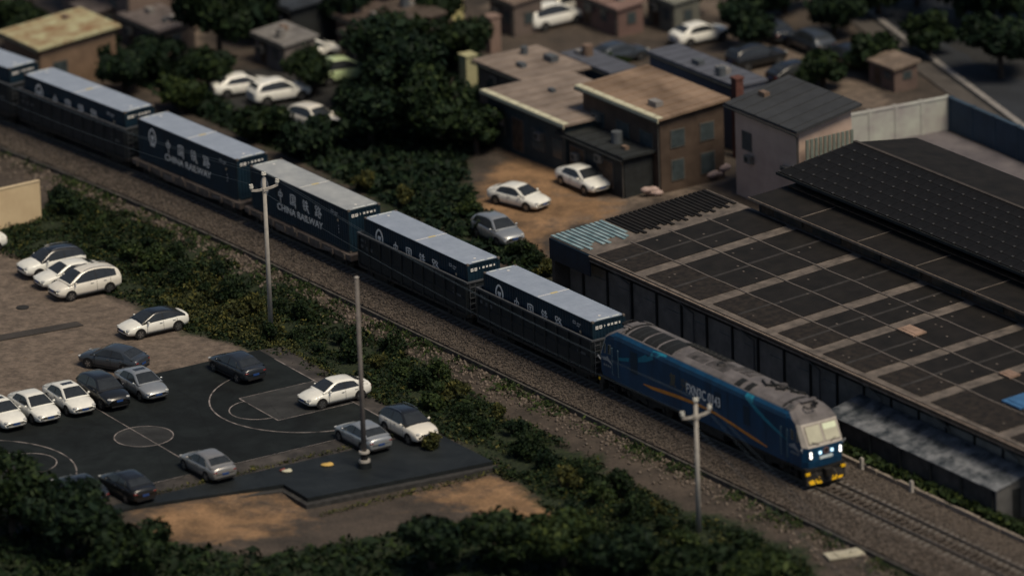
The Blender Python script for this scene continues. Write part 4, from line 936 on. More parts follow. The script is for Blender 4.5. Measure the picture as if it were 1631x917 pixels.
car('suv', -30.02, 9.02, LZ, 210, 'white', 'white SUV with a black roof, farthest of the three cars by the bushes', roof='black', rails=True)
car('sedan', -28.78, 6.75, LZ, 209, 'white', 'white hatchback parked between the black-roofed SUV and the white minivan')
car('mpv', -27.66, 4.50, LZ, 211, 'white2', 'white minivan with long side windows, nearest of the three by the bushes', rails=True)
car('sedan', -22.90, -3.46, LZ, 211, 'white', 'white sedan with dark roof parked alone on the brown lot beside the bushes', roof='black')
car('sedan', -25.09, -10.02, LZ, 149, 'grey', 'slate grey sedan parked across behind the silver and black cars')
car('sedan', -17.30, -12.65, KZ, 124, 'dark', 'dark sedan standing at the far corner of the court by the painted arc')
car('sedan', -31.60, -19.78, KZ, -60, 'white', 'white sedan cut by the left edge of the picture in the parked row', sunroof=True)
car('sedan', -29.55, -18.87, KZ, -60, 'white', 'white sedan with a plain roof, second in the parked row from the left edge', sc=.98)
car('sedan', -27.48, -17.55, KZ, -61, 'white', 'white sedan with a black sunroof next to the black hatchback', sunroof=True)
car('suv', -25.39, -16.75, KZ, -61, 'black', 'black hatchback parked between the white and silver sedans in the row')
car('sedan', -23.10, -15.38, KZ, -60, 'silver', 'silver sedan with sunroof at the right end of the parked row', sunroof=True)
car('sedan', -11.16, -18.15, KZ, 211, 'white', 'white sedan parked in the painted lane under the basket')
car('sedan', -9.33, -25.96, KZ-.02, 122, 'silver', 'silver sedan beside the foot of the tall court pole', sc=.97)
car('suv', -6.53, -24.80, KZ-.02, -58, 'white2', 'white crossover with black roof parked at the court corner by the bushes', roof='black', rails=True)
car('sedan', -18.58, -30.07, KZ, 122, 'silver2', 'champagne silver sedan standing alone at the end of the halfway line', sc=.96)
car('sedan', -23.26, -33.12, KZ-.02, 122, 'black', 'black sedan seen from behind, right of the trees at lower left')
car('sedan', -26.05, -33.58, KZ, 123, 'dark', 'dark sedan with pale tail partly hidden by the trees at lower left')
car('sedan', -28.12, -34.95, KZ, 122, 'silver2', 'grey sedan mostly hidden under the trees at lower left')
car('sedan', -35.49, 13.62, LZ, 210, 'white', 'white car showing only its tail at the left edge below the beige wall')
BG = 'cars parked beyond the railway'
car('sedan', 5.03, 22.88, LZ, -56, 'white', 'white sedan on the dirt yard in front of the brown building', grp=BG)
car('sedan', .70, 19.55, LZ, -42, 'white', 'white sedan on orange dirt left of the shed', grp=BG)
car('suv', -.78, 12.33, LZ, -60, 'silver', 'silver car on the weeds right behind the wagons', grp=BG)
def bgcar(px, py, h, pt, label, kind='sedan'):
    q = G(px, py, GZ+.03); return car(kind, q[0], q[1], GZ+.03, h, pt, label, grp=BG, detail=False)
bgcar(490, 95, 20, 'white', 'blurred white car at the top of the far car park', 'mpv')
bgcar(385, 148, 20, 'white', 'blurred white car left of the pale green car', 'sedan')
bgcar(445, 160, 25, 'white', 'blurred white car just below the other white car in the far yard', 'suv')
bgcar(502, 205, -50, 'white2', 'blurred white car nearest to the wagons in the far yard', 'suv')
PT['green'] = paint('pale_green_paint', (.45, .55, .30)); bgcar(545, 128, 25, 'green', 'pale green car in the far yard beside the big tree', 'mpv')
bgcar(505, 28, 30, 'white', 'blurred white car under the tall building at the top', 'suv')
bgcar(415, 8, 30, 'white', 'white car at the top edge right of the dark tree', 'mpv')
bgcar(882, 40, 35, 'white', 'white van parked at the top centre yard', 'mpv')
bgcar(918, 18, 35, 'white2', 'cream van behind the white van at the top centre', 'mpv')
bgcar(1115, 66, 30, 'white', 'lone white car near the road at the top', 'sedan')
bgcar(1225, 60, 120, 'dark', 'dark car at the left of the unlit yard by the road', 'sedan')
bgcar(1290, 80, 120, 'grey', 'slate car in the middle of the unlit yard by the road', 'suv')
bgcar(1345, 100, 120, 'black', 'black car at the right of the unlit yard by the road', 'sedan')
bgcar(1270, 128, 30, 'black', 'black car in front of the other cars in the unlit yard', 'sedan')
bgcar(1205, 105, 30, 'black', 'black car behind the grey roofed building', 'suv')
bgcar(925, 118, 33, 'dark', 'dark car tucked behind the blue boundary wall', 'suv')
bgcar(985, 98, 33, 'grey', 'slate car beside the blue boundary wall', 'sedan')

# ================================================================== poles and wires
def pole(base, h, label, arm=True, rot=HD, r0=.17, r1=.115, bands=False, mat='pole'):
    r = empty('utility_pole', base, rot, label, 'pole', 'concrete utility poles')
    q = MB(); q.cyl((0, 0, -.4), (0, 0, h), r0, r1, 14); q.build('shaft', X[mat], r, smooth=True)
    tops = []
    if arm:
        q = MB(); q.cyl((0, 0, h), (0, 0, h+.12), .04, n=8); q.cyl((0, 0, h+.12), (0, 0, h+.2), .07, .17, 12); q.cyl((0, 0, h+.2), (0, 0, h+.36), .17, .14, 12); q.build('insulator', X['insul'], r, smooth=False)
        q = MB()
        for sg in (-1, 1):
            q.loft([[(-.06, y, z-.07), (.06, y, z-.07), (.06, y, z+.07), (-.06, y, z+.07)] for y, z in ((sg*.06, h-.78), (sg*.62, h-.74), (sg*.98, h-.66))])
        q.box((0, 0, h-.78), (.34, .34, .2)); q.build('crossarm', X['pole'], r)
        for sg in (-1, 1):
            q = MB(); q.cyl((0, sg*.92, h-.62), (0, sg*.95, h-.48), .07, .14, 12); q.cyl((0, sg*.95, h-.48), (0, sg*.97, h-.26), .14, .12, 12); q.build('insulator', X['insul'], r)
        M_ = Matrix.Rotation(rot, 3, 'Z')
        for lx in ((0, 0, h+.38), (0, -.97, h-.24), (0, .97, h-.24)): tops.append(np.array(base)+np.array(M_ @ Vector(lx)))
    if bands:
        q = MB(); q.cyl((0, 0, 0), (0, 0, .35), .42, .42, 16); q.build('footing', X['slab'], r)
        q = MB(); q.cyl((0, 0, .38), (0, 0, .52), .36, .34, 14); q.build('base_ring', X['pole'], r)
        q = MB(); q.cyl((0, 0, .95), (0, 0, 1.06), .34, .32, 14); q.build('base_ring', X['pole'], r)
        q = MB(); q.cyl((0, 0, .52), (0, 0, .95), .22, .22, 12); q.build('base_sleeve', X['black'], r)
        q = MB(); q.cyl((0, 0, h), (0, 0, h+.06), r1*1.3, r1*.8, 12); q.build('cap', X['pole'], r)
    return tops
def gb(px, py, z): q = G(px, py, z); return (q[0], q[1], z)
b1 = gb(432, 530, GZ); b3 = gb(1113.5, 850, GZ-.3); b2 = gb(581, 744, CZ)
p1 = pole(b1, 10.35, 'concrete utility pole with white insulators in front of the lettered containers')
p3 = pole(b3, 8.05, 'concrete utility pole with white insulators in front of the locomotive number')
pole(b2, 12.0, 'plain tall concrete pole with ringed base at the court edge', arm=False, bands=True, r0=.165, r1=.12, mat='pole_dull')
b0 = W(-128, -10, GZ); p0 = pole(tuple(b0), 10.4, 'concrete utility pole beyond the left edge of the picture')
b4 = W(48, -22, GZ-.5); p4 = pole(tuple(b4), 8.4, 'concrete utility pole beyond the lower right corner of the picture')
for i in range(3):
    nm = ('top insulators', 'near crossarm tips', 'far crossarm tips')[i]
    pts = []
    for a, b in ((p0[i], p1[i]), (p1[i], p3[i]), (p3[i], p4[i])):
        for t in np.linspace(0, 1, 21)[(1 if pts else 0):]:
            q = a+(b-a)*t; q = q-np.array([0, 0, 1])*(.9*4*t*(1-t)*(np.linalg.norm(b-a)/50)**2); pts.append(tuple(q))
    q = MB(); q.tube(pts, .011, 5)
    tag(q.build('overhead_wire', X['wire']), 'thin overhead wire strung from pole to pole on the '+nm, 'wire', 'overhead wires')
# ================================================================== shed with dark roof panels
X['panel'] = pm('dark_roof_panel', (.0090, .0082, .0074), .8, .30, .8, c2=(.0155, .0132, .0115), bump=.004, bscale=8, spec=.25)
X['panel_dusty'] = pm('dusty_roof_panel', (.017, .014, .012), .8, .3, 2.2, c2=(.040, .031, .024), thr=(.40, .80), spec=.25, detail=9)
X['rbase'] = pm('roof_sheet_pale', (.100, .085, .073), .8, .40, 1.2, c2=(.175, .145, .122), detail=9)
X['cable'] = pm('cable_sleeve', (.20, .17, .15), .8, .2, 2)
X['rust'] = pm('rusty_steel', (.045, .030, .022), .85, .4, 2, c2=(.12, .075, .045))
X['shedwall'] = pm('shed_wall', (.20, .20, .185), .85, .25, .8, c2=(.27, .26, .235))
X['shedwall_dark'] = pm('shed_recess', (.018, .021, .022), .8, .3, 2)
X['edge'] = pm('roof_edge', (.20, .155, .12), .8, .35, 2)  # warm sunlight on the eave edges is put into this base colour
X['bluegrey'] = pm('weathered_blue_sheet', (.040, .055, .070), .6, .5, 1.1, c2=(.24, .25, .265), detail=10, bump=.01, thr=(.36, .72))
X['teal'] = pm('teal_sheet', (.13, .24, .27), .5, .35, 1.0, c2=(.30, .40, .42), detail=8)
X['navyfascia'] = pm('navy_fascia', (.008, .022, .040), .5, .25, 2)
S0, S1, OE, ZE, OF, ZF = -39.6, 26.0, 7.0, 3.5, 19.2, 4.15
shed = empty('storage_shed', W(S0, OE, 0), HD, 'long low shed with dark panelled roof and pale walkway strips beside the railway', 'shed')
LS = S1-S0; DO = OF-OE
def zr(y): return ZE+(ZF-ZE)*y/DO
q = MB(); q.loft([[(x, 0, ZE-.10), (x, DO, ZF-.10), (x, DO, ZF), (x, 0, ZE)] for x in (0, LS)]); rb = q.build('roof', X['rbase'], shed)
strips_ = [s-S0 for s in (-36.4, -29.8, -22.8, -15.9, -11.1, -5.7, -.2, 7.5, 13.0, 18.8)]
sw_ = 1.1; edges = []; a0 = 4.6
bounds = [(4.75, strips_[0]-.0)]
for i, s in enumerate(strips_):
    e = strips_[i+1]-sw_/2 if i+1 < len(strips_) else LS-.1
    edges.append((s+sw_/2, e))
edges[0] = (strips_[0]+sw_/2+1.2, edges[0][1])
rows = np.linspace(.12, DO-.25, 5)
for i, (xa, xb) in enumerate(edges):
    for j in range(4):
        y0, y1 = rows[j]+.035, rows[j+1]-.035
        if j == 0: y0 += random.uniform(.05, .35)
        q = MB(); q.loft([[(x, y0, zr(y0)+.004), (x, y1, zr(y1)+.004), (x, y1, zr(y1)+.04), (x, y0, zr(y0)+.04)] for x in (xa, xb)])
        q.build('roof_panel', X['panel_dusty'] if j == 0 else X['panel'], rb)
        if random.random() < .75:
            xm = (xa+xb)/2+random.uniform(-.3, .3)
            q = MB(); q.loft([[(x, y0+.05, zr(y0)+.042), (x, y1-.05, zr(y1)+.042), (x, y1-.05, zr(y1)+.05), (x, y0+.05, zr(y0)+.05)] for x in (xm-.13, xm+.13)]); q.build('walk_strip', pm('faint_strip', (.03, .027, .025), .8, .4, 2), rb)
        for k in range(random.randint(1, 3)):
            q = MB(); x = random.uniform(xa+.3, xb-.3); y = random.uniform(y0+.3, y1-.3); q.box((x, y, zr(y)+.045), (.16, .12, .02)); q.build('roof_fixing', X['rbase'], rb)
for y in rows[1:-1]:
    q = MB(); pts_ = [(x, y+.03*math.sin(x*1.3), zr(y)+.055) for x in np.arange(4.6, LS-.2, 1.5)]; q.tube(pts_, .034, 5); q.build('roof_cable', X['cable'], rb)
# corrugated dark sheets at the left verge, teal sheets at the corner
q = MB(); n = 22
for i in range(n):
    y0 = 4.2+i*(DO-4.3)/n; y1 = y0+(DO-4.3)/n*.62
    sh = MB(); sh.loft([[(x, y0, zr(y0)+.01), (x, y1, zr(y1)+.01), (x, y1, zr(y1)+.09), (x, y0, zr(y0)+.09)] for x in (0.05, 3.6+.4*math.sin(i*2.1))]); sh.build('roof_sheet', X['panel'], rb)
for i in range(11):
    y0 = .06+i*.37; sh = MB(); sh.loft([[(x, y0, zr(y0)+.01), (x, y0+.24, zr(y0+.24)+.01), (x, y0+.24, zr(y0)+.08), (x, y0, zr(y0)+.08)] for x in (-.05, 3.4+.5*math.sin(i*1.7))]); sh.build('roof_sheet', X['teal'], rb)
q = MB(); q.b2((-.02, -.10, ZE-1.45), (4.6, -.02, ZE-.06)); q.build('fascia', X['navyfascia'], shed)
for k, (dz, t, dy) in enumerate(((-.02, .10, -.16), (-.16, .10, -.10), (-.31, .12, -.06))):
    q = MB(); q.b2((4.62, dy-.06, ZE+dz-t), (LS, dy+.06, ZE+dz)); q.build('eave_board', X['edge'] if k != 1 else X['rust'], shed)
# pale patches, light sheets near the eave
for px, py, sx, sy, mt, lab, nm in ((1452, 528, 1.7, 1.0, pm('pink_patch', (.28, .19, .14), .8, .3, 2), 'rusty pink sheet lying on the dark shed roof, the larger one', 'roof_sheet_patch'), (1608, 597, 1.1, .8, pm('pink_patch2', (.24, .16, .12), .8, .3, 2), 'small rusty pink sheet on the shed roof by the right edge', 'roof_sheet_patch'), (1628, 640, 1.8, 1.7, pm('blue_tarp', (.045, .13, .27), .5, .2, 2), 'blue sheet on the shed roof at the right edge of the picture', 'blue_sheet')):
    q = G(px, py, 3.9); o_ = float((q-O)@N)-OE; zz = zr(o_)+.05
    for _ in range(3): q = G(px, py, zz); o_ = float((q-O)@N)-OE; zz = zr(o_)+.05
    b = MB(); b.box((0, 0, .06), (sx, sy, .1), rx=.053); b.box((.1, .05, .13), (sx*.8, sy*.7, .05), rx=.06); tag(b.build(nm, mt, None, loc=q, rz=HD), lab, 'sheet')
# walls, columns, downpipes
q = MB(); q.b2((.4, 1.15, GZ-.2), (LS-.2, 1.35, 2.15)); q.b2((.4, 1.16, 2.15), (LS-.2, 1.34, zr(1.2)-.11)); q.build('wall', X['shedwall'], shed)
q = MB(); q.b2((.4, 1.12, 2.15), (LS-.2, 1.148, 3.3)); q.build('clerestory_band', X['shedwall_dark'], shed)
for x in np.arange(2.0, LS, 2.75):
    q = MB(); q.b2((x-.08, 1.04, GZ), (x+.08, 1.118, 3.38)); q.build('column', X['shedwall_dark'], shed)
for x in np.arange(4.0, LS-2, 2.75):
    q = MB(); q.b2((x-.75, 1.10, -.1), (x+.75, 1.146, 1.5)); w = q.build('wall_panel', X['shedwall'], shed)
for s in (-33, -26, -19.5, -12.6, -6.3, .4, 7.2, 14.2):
    x = s-S0; q = MB(); q.tube([(x, -.1, ZE-.35), (x+.05, .1, ZE-.5), (x+.9, .95, ZE-1.45), (x+.9, .95, GZ)], .06, 8); q.build('downpipe', pm('downpipe', (.10, .105, .105), .6, .2, 3), shed)
q = MB(); q.b2((0, .05, GZ-.2), (.3, DO, 3.4)); q.build('end_wall', pm('end_wall', (.075, .068, .06), .85, .3, 1.2), shed)
# rear clerestory and upper roofs
q = MB(); q.b2((6.0, DO+.05, ZF-.2), (LS, DO+.15, 4.98)); q.build('clerestory', X['rust'], shed)
for x in np.arange(7.5, LS-3, 4.2):
    q = MB(); q.b2((x, DO-.02, ZF+.08), (x+3.0, DO+.045, 4.72)); q.build('clerestory_window', pm('dull_pane', (.03, .045, .055), .3, .4, 1.2, c2=(.09, .07, .05)), shed)
hi = empty('upper_roof_block', W(-34.2, 18.7, 0), HD, 'raised dark flat roof band behind the panelled shed roof', 'shed')
LH = 60
q = MB(); q.loft([[(x, 0, 4.99), (x, 3.9, 5.19), (x, 3.9, 5.29), (x, 0, 5.09)] for x in (0, LH)]); q.build('roof', X['panel'], hi)
q = MB(); q.b2((0, -.06, 4.96), (LH, -.005, 5.12)); q.build('eave_board', X['edge'], hi)
q = MB(); q.b2((.2, 2.95, 5.26), (LH, 3.25, 5.33)); q.build('ridge_strip', X['rust'], hi)
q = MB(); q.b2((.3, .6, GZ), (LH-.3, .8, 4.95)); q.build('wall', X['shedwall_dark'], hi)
for x in np.arange(5.5, LH, 6.1):
    q = MB(); q.loft([[(x+a, y, 5.093+.2*y/3.9) for a, y in ((0, .1), (.07, .1), (.07, 2.8), (0, 2.8))], [(x+a, y, 5.13+.2*y/3.9) for a, y in ((0, .1), (.07, .1), (.07, 2.8), (0, 2.8))]]); q.build('roof_seam', X['rbase'], hi)
sol = empty('solar_roof_building', W(-34.6, 21.2, 0), HD, 'building with a dark roof gridded with panels and pale clamps at upper right', 'building')
LR, DR = 60.0, 6.2
def zs(y): return 6.2+.75*y/DR
q = MB(); q.loft([[(x, 0, 6.06), (x, DR, 6.81), (x, DR+5, 6.1), (x, DR+5, 6.2), (x, DR, 6.92), (x, 0, 6.17)] for x in (0, LR)]); srf = q.build('roof', X['panel'], sol)
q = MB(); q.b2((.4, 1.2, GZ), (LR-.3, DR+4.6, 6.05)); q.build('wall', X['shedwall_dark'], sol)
q = MB(); q.b2((0, -.05, 6.0), (LR, -.002, 6.19)); q.build('eave_board', X['shedwall_dark'], sol)
pmh = MB(); ang = math.atan2(.75, DR); pmh.box((0, 0, 0), (1.13, 1.0, .035), rx=ang); pme = pmh.mesh('solar_panel', [pm('solar_panel', (.0066, .0064, .0068), .7, .25, 1.0, c2=(.0100, .0096, .0098), spec=.15)])
cmh = MB(); cmh.box((0, 0, 0), (.17, .15, .04), rx=ang); cme = cmh.mesh('clamp', [pm('clamp_grey', (.042, .041, .040), .6, .4, 5)])
for i in range(48):
    for j in range(6):
        y = .55+j*1.02; x = .8+i*1.16
        pn = link('solar_panel', pme, srf, (x, y, zs(y)+.012)); link('clamp', cme, pn, (-.57, -.46, -.015+.012))
q = MB(); q.b2((0, DR-.1, 6.93), (LR, DR+.15, 7.03)); q.build('ridge_cap', pm('ridge_cap', (.045, .037, .032), .8, .3, 2), sol)

# lean-to in front of the shed
lt = empty('lean_to', W(-7.4, 5.15, 0), HD, 'low lean-to with a weathered blue grey sheet roof right of the locomotive', 'lean-to')
LL = 17.0
nsh = 12
for i in range(nsh):
    x0 = i*LL/nsh; x1 = x0+LL/nsh-.03; dz = random.uniform(-.03, .03)
    q = MB(); q.loft([[(x, 0, 1.10+dz), (x, 2.75, 1.70+dz), (x, 2.75, 1.75+dz), (x, 0, 1.16+dz)] for x in (x0, x1)]); q.build('roof_sheet', X['bluegrey'], lt)
q = MB(); q.b2((.2, .15, GZ-.3), (LL-.15, .3, 1.10)); q.build('wall', pm('leanto_wall', (.035, .037, .038), .85, .4, 1.0, c2=(.07, .065, .06)), lt)
q = MB(); q.add([(LL-.1, .1, GZ-.3), (LL-.1, 2.8, GZ-.3), (LL-.1, 2.8, 1.68), (LL-.1, .1, 1.09), (LL-.25, .1, GZ-.3), (LL-.25, 2.8, GZ-.3), (LL-.25, 2.8, 1.68), (LL-.25, .1, 1.09)], [(0, 1, 2, 3), (7, 6, 5, 4), (0, 4, 5, 1), (1, 5, 6, 2), (2, 6, 7, 3), (3, 7, 4, 0)]); q.build('end_wall', pm('leanto_end', (.105, .105, .105), .85, .2, 1.2), lt)
q = MB(); q.b2((LL-.098, 1.25, GZ), (LL-.06, 1.85, .95)); q.build('doorway', X['shedwall_dark'], lt)
for x in np.arange(1.5, LL, 3.0):
    q = MB(); q.b2((x-.1, -.0, GZ-.2), (x+.1, .14, 1.09)); q.build('post', X['shedwall_dark'], lt)

# ================================================================== other buildings
WP = [pm('window_pane', (.05, .065, .07), .2, .3, 1.5), pm('window_frame', (.085, .08, .072), .7, .2, 3)]
def house(name, label, s0, s1, o0, o1, ztop, wall, roofm, over=.35, rt=.18, rise=0.0, fascia=None, near=(), end=(), parap=0, cat='building', rise_dir='n', zb=GZ):
    r = empty(name, W(s0, o0, zb), HD, label, cat); L, B_, H = s1-s0, o1-o0, ztop-zb
    q = MB(); q.b2((0, 0, -.3), (L, B_, H)); wl = q.build('wall', wall, r)
    q = MB(); q.loft([[(x, -over, H+.005), (x, B_+over, H+.005+rise), (x, B_+over, H+rt+rise), (x, -over, H+rt)] for x in (-over, L+over)]); rf = q.build('roof', roofm, r)
    if rise > 0:
        q = MB(); q.add([(L-.02, .01, H-.02), (L-.02, B_-.01, H-.02), (L-.02, B_-.01, H+rise*.92), (.02, .01, H-.02), (.02, B_-.01, H-.02), (.02, B_-.01, H+rise*.92)], [(0, 1, 2), (5, 4, 3), (1, 4, 5, 2), (0, 2, 5, 3)]); q.build('gable', wall, r)
    if fascia:
        q = MB(); q.b2((-over-.02, -over-.07, H-.10), (L+over+.02, -over-.003, H+rt+.03)); q.b2((-over, -over+.001, H+rt+.002), (L+over, -over+.42, H+rt+.035+rise*.05)); q.build('fascia', fascia, r)
    n = max(3, int(L/1.1))
    for i in range(n):
        x = -over+(i+.5)*(L+2*over)/n; q = MB(); q.loft([[(x-.03, -over+.03, H+rt+.001), (x+.03, -over+.03, H+rt+.001), (x+.03, -over+.03, H+rt+.05), (x-.03, -over+.03, H+rt+.05)], [(x-.03, B_+over-.03, H+rt+rise+.001), (x+.03, B_+over-.03, H+rt+rise+.001), (x+.03, B_+over-.03, H+rt+rise+.05), (x-.03, B_+over-.03, H+rt+rise+.05)]]); q.build('roof_seam', roofm, rf)
    def opening(face, a, z, w, h, kind='window'):
        q = MB(); p_ = MB()
        if face == 'n': q.b2((a, -.05, z), (a+w, .0, z+h)); p_.b2((a+.08, -.062, z+.08), (a+w-.08, -.045, z+h-.08))
        else: q.b2((L, a, z), (L+.05, a+w, z+h)); p_.b2((L+.045, a+.08, z+.08), (L+.062, a+w-.08, z+h-.08))
        f = q.build(kind, WP[1], r); p_.build('pane' if kind == 'window' else 'leaf', WP[0] if kind == 'window' else X['rust'], f)
    if H > 1.8:
        q = MB(); q.tube([(-over, -over-.12, H-.02), (L+over, -over-.12, H-.06)], .06, 6); q.build('gutter', X['shedwall_dark'], r)
        q = MB(); q.tube([(L+over-.1, -over-.12, H-.08), (L-.1, -.08, H-.5), (L-.1, -.08, 0)], .045, 6); q.build('downpipe', WP[1], r)
        for k in range(1 if L < 6 else 2):
            q = MB(); x_ = L*(.12+.45*k)+random.uniform(0, L*.22); z_ = H*random.uniform(.42, .68); q.b2((x_, -.36, z_), (x_+.75, -.07, z_+.52)); q.b2((x_+.05, -.07, z_-.05), (x_+.7, 0, z_)); ac = q.build('air_conditioner', pm('ac_unit', (.13, .128, .12), .6, .2, 3), r)
            q = MB(); q.cyl((x_+.28, -.362, z_+.26), (x_+.28, -.375, z_+.26), .19, n=14); q.build('fan_grille', X['shedwall_dark'], ac)
        for k in range(random.randint(1, 3)):
            q = MB(); x_ = random.uniform(.5, L-1); y_ = random.uniform(.5, max(.6, B_-1)); zz = H+rt+rise*(y_+over)/(B_+2*over); sz = random.uniform(.35, .8)
            if k % 2: q.cyl((x_, y_, zz), (x_, y_, zz+sz), sz*.5, sz*.48, 12)
            else: q.b2((x_, y_, zz-.05), (x_+sz*1.3, y_+sz*.8, zz+sz*.55))
            q.build('roof_tank' if k % 2 else 'roof_box', pm('roof_clutter', random.choice([(.2, .19, .18), (.08, .09, .1), (.16, .11, .08)]), .7, .25, 2), rf)
    for a in near: opening('n', *a)
    for a in end: opening('e', *a)
    return r
brownwall = pm('brown_render', (.070, .047, .034), .85, .2, 1.0, c2=(.095, .066, .048))
tanroof = pm('tan_roof', (.19, .125, .08), .8, .35, .5, c2=(.30, .21, .145), stretch=(.4, 1, 1))
creamf = pm('cream_fascia', (.52, .50, .36), .7, .15, 1.5)
house('brown_building', 'two-storey brown building with tan roof and cream roof edge', -62.6, -53.4, 25.0, 30.2, 4.3, brownwall, tanroof, rise=.35, fascia=creamf, near=[(1, 2.6, 1.6, 1.4), (4, 2.6, 1.6, 1.4), (6.8, 2.6, 1.6, 1.4), (1.2, .1, 2.6, 2.1, 'door'), (5.0, .3, 2.4, 1.7)], end=[(.8, .7, 1.1, 1.5), (3.2, .7, 1.2, 1.5), (.8, 3.0, 1.2, 1.3), (3.2, 3.0, 1.2, 1.3)])
house('brown_porch', 'dark low porch along the near side of the brown building', -61.5, -54.2, 22.6, 24.9, 1.9, X['shedwall_dark'], X['shedwall_dark'], near=[(.8, .3, 1.8, 1.9, 'door'), (4, .3, 2.0, 1.9, 'door')])
beigeroof = pm('beige_flat_roof', (.21, .165, .135), .85, .25, .5, c2=(.28, .225, .185))
house('beige_roofed_building', 'long low building with beige flat roof and cream edge left of the brown building', -70.5, -60.9, 22.4, 29.0, 2.6, pm('dark_teal_wall', (.030, .042, .045), .8, .25, 1), beigeroof, fascia=creamf, near=[(.8, .9, 1.3, 1.4), (3.0, .2, 1.4, 2.4, 'door'), (5.4, .9, 1.6, 1.4), (8.0, .9, 1.2, 1.4)], end=[(1.0, .9, 1.2, 1.4), (3.6, .9, 1.2, 1.4)])
house('tan_block', 'plain tan block standing behind the beige roofed building', -77.5, -71.4, 26.2, 31.0, 2.4, pm('tan_render', (.20, .15, .12), .85, .15, .7), beigeroof, near=[(1, 1, 1.2, 1.2), (3.6, 1, 1.2, 1.2)], end=[(1.2, 1, 1.2, 1.2)])
gwall = pm('grey_blue_render', (.085, .092, .115), .85, .15, .6)
house('grey_blue_building', 'long grey blue windowless building behind the brown building', -68.0, -57.6, 34.2, 36.6, 3.7, gwall, gwall, over=.15)
q = MB(); q.b2((-.3, -.3, 0), (.3, .3, 5.6)); q.b2((-.36, -.36, 5.6), (.36, .36, 5.75)); ch = q.build('brick_chimney', pm('brick_red', (.11, .045, .035), .85, .3, 3), None, loc=W(-56.6, 33.6, GZ), rz=HD); tag(ch, 'dark red square chimney at the end of the grey blue building', 'chimney')
house('blue_walled_store', 'small store with a dark blue wall behind the beige roofed building', -76.5, -70.4, 32.5, 34.6, 1.9, pm('deep_blue_wall', (.020, .055, .090), .7, .2, 1), gwall, over=.1)
pinkw = pm('pink_render', (.50, .36, .29), .85, .14, .5, c2=(.57, .43, .35))
house('pink_building', 'pink rendered building with dark grey roof behind the shed', -50.2, -42.9, 28.9, 33.2, 5.3, pinkw, pm('slate_roof', (.035, .038, .042), .8, .2, .8), over=.5, rise=.9, near=[(.8, 3.4, 1.1, 1.3)], end=[])
q = MB()
pe = empty('pale_cladding_wall', W(-42.3, 29.0, GZ), HD, 'pale green corrugated cladding on the end of the pink building', 'cladding')
for i in range(11):
    q = MB(); q.b2((0, i*.36, 0), (.09, i*.36+.24, 5.7)); q.build('cladding_rib', pm('pale_green_sheet', (.15, .175, .15), .7, .2, 1.2), pe)
# compound walls
def wall_run(name, label, a, b, h, th, mat, n):
    a, b = np.array(a), np.array(b); L = float(np.linalg.norm((b-a)[:2])); r = empty(name, a, math.atan2(b[1]-a[1], b[0]-a[0]), label, 'wall')
    for i in range(n):
        q = MB(); q.b2((i*L/n+.02, -th/2, -.3), ((i+1)*L/n-.02, th/2, h)); q.build('wall_panel', mat, r)
    q = MB(); q.b2((0, -th/2-.05, h+.001), (L, th/2+.05, h+.1)); q.build('coping', mat, r)
    for i in range(n+1):
        q = MB(); q.b2((i*L/n-.12, -th/2-.06, -.3), (i*L/n+.12, th/2+.06, h+.15)); q.build('pier', mat, r)
    return r
wall_run('compound_wall', 'white boundary wall of the yard at upper right', W(-53.6, 40.2, GZ), W(-52.6, 48.3, GZ), 2.3, .25, pm('white_wall', (.40, .37, .36), .85, .18, .6, c2=(.46, .48, .42)), 4)
wall_run('compound_wall', 'dark blue boundary wall running to the right edge at upper right', W(-52.3, 48.4, GZ), W(-28, 47.2, GZ), 2.3, .25, pm('blue_wall', (.030, .055, .085), .8, .2, .6), 9)
tag(poly_plate('yard', [W(-54, 40.5), W(-53, 48), W(-25, 47), W(-25, 36.5), W(-50, 36.0)], GZ-.2, GZ+.05, pm('yard_concrete', (.105, .095, .105), .85, .2, .6, c2=(.15, .135, .14))), 'grey concrete yard inside the boundary walls', 'pavement', kind='structure')
# road
rd = [G(1270, -60, GZ), G(1640, 215, GZ), G(1760, 270, GZ), G(1800, 120, GZ), G(1560, -60, GZ)]
tag(poly_plate('road', rd, GZ-.2, GZ+.02, pm('road_asphalt', (.022, .025, .030), .8, .2, .5)), 'dark asphalt road crossing the top right corner', 'road', kind='structure')
def kerbline(a, b, off, label):
    q = MB(); a = np.array(a); b = np.array(b); d = (b-a)/np.linalg.norm(b-a); n_ = np.array([-d[1], d[0], 0])*off; q.loft([[tuple(p_+n_*t+np.array([0, 0, z])) for t, z in ((0, -.1), (1, -.1), (1, .14), (0, .14))] for p_ in (a, b)]); tag(q.build('kerb', X['concrete']), label, 'kerb')
kerbline(G(1270, -60, GZ), G(1640, 215, GZ), .5, 'grey kerb along the near side of the road at the top right')
wl_ = MB(); wl_.prism([tuple(G(*p_, GZ)[:2]) for p_ in ((1225, -60), (1262, -60), (1640, 222), (1640, 248))], GZ-.1, GZ+.10); tag(wl_.build('pavement', pm('pavement_brown', (.07, .062, .055), .85, .25, .6)), 'brown paved footway beside the road at the top right', 'pavement', kind='structure')
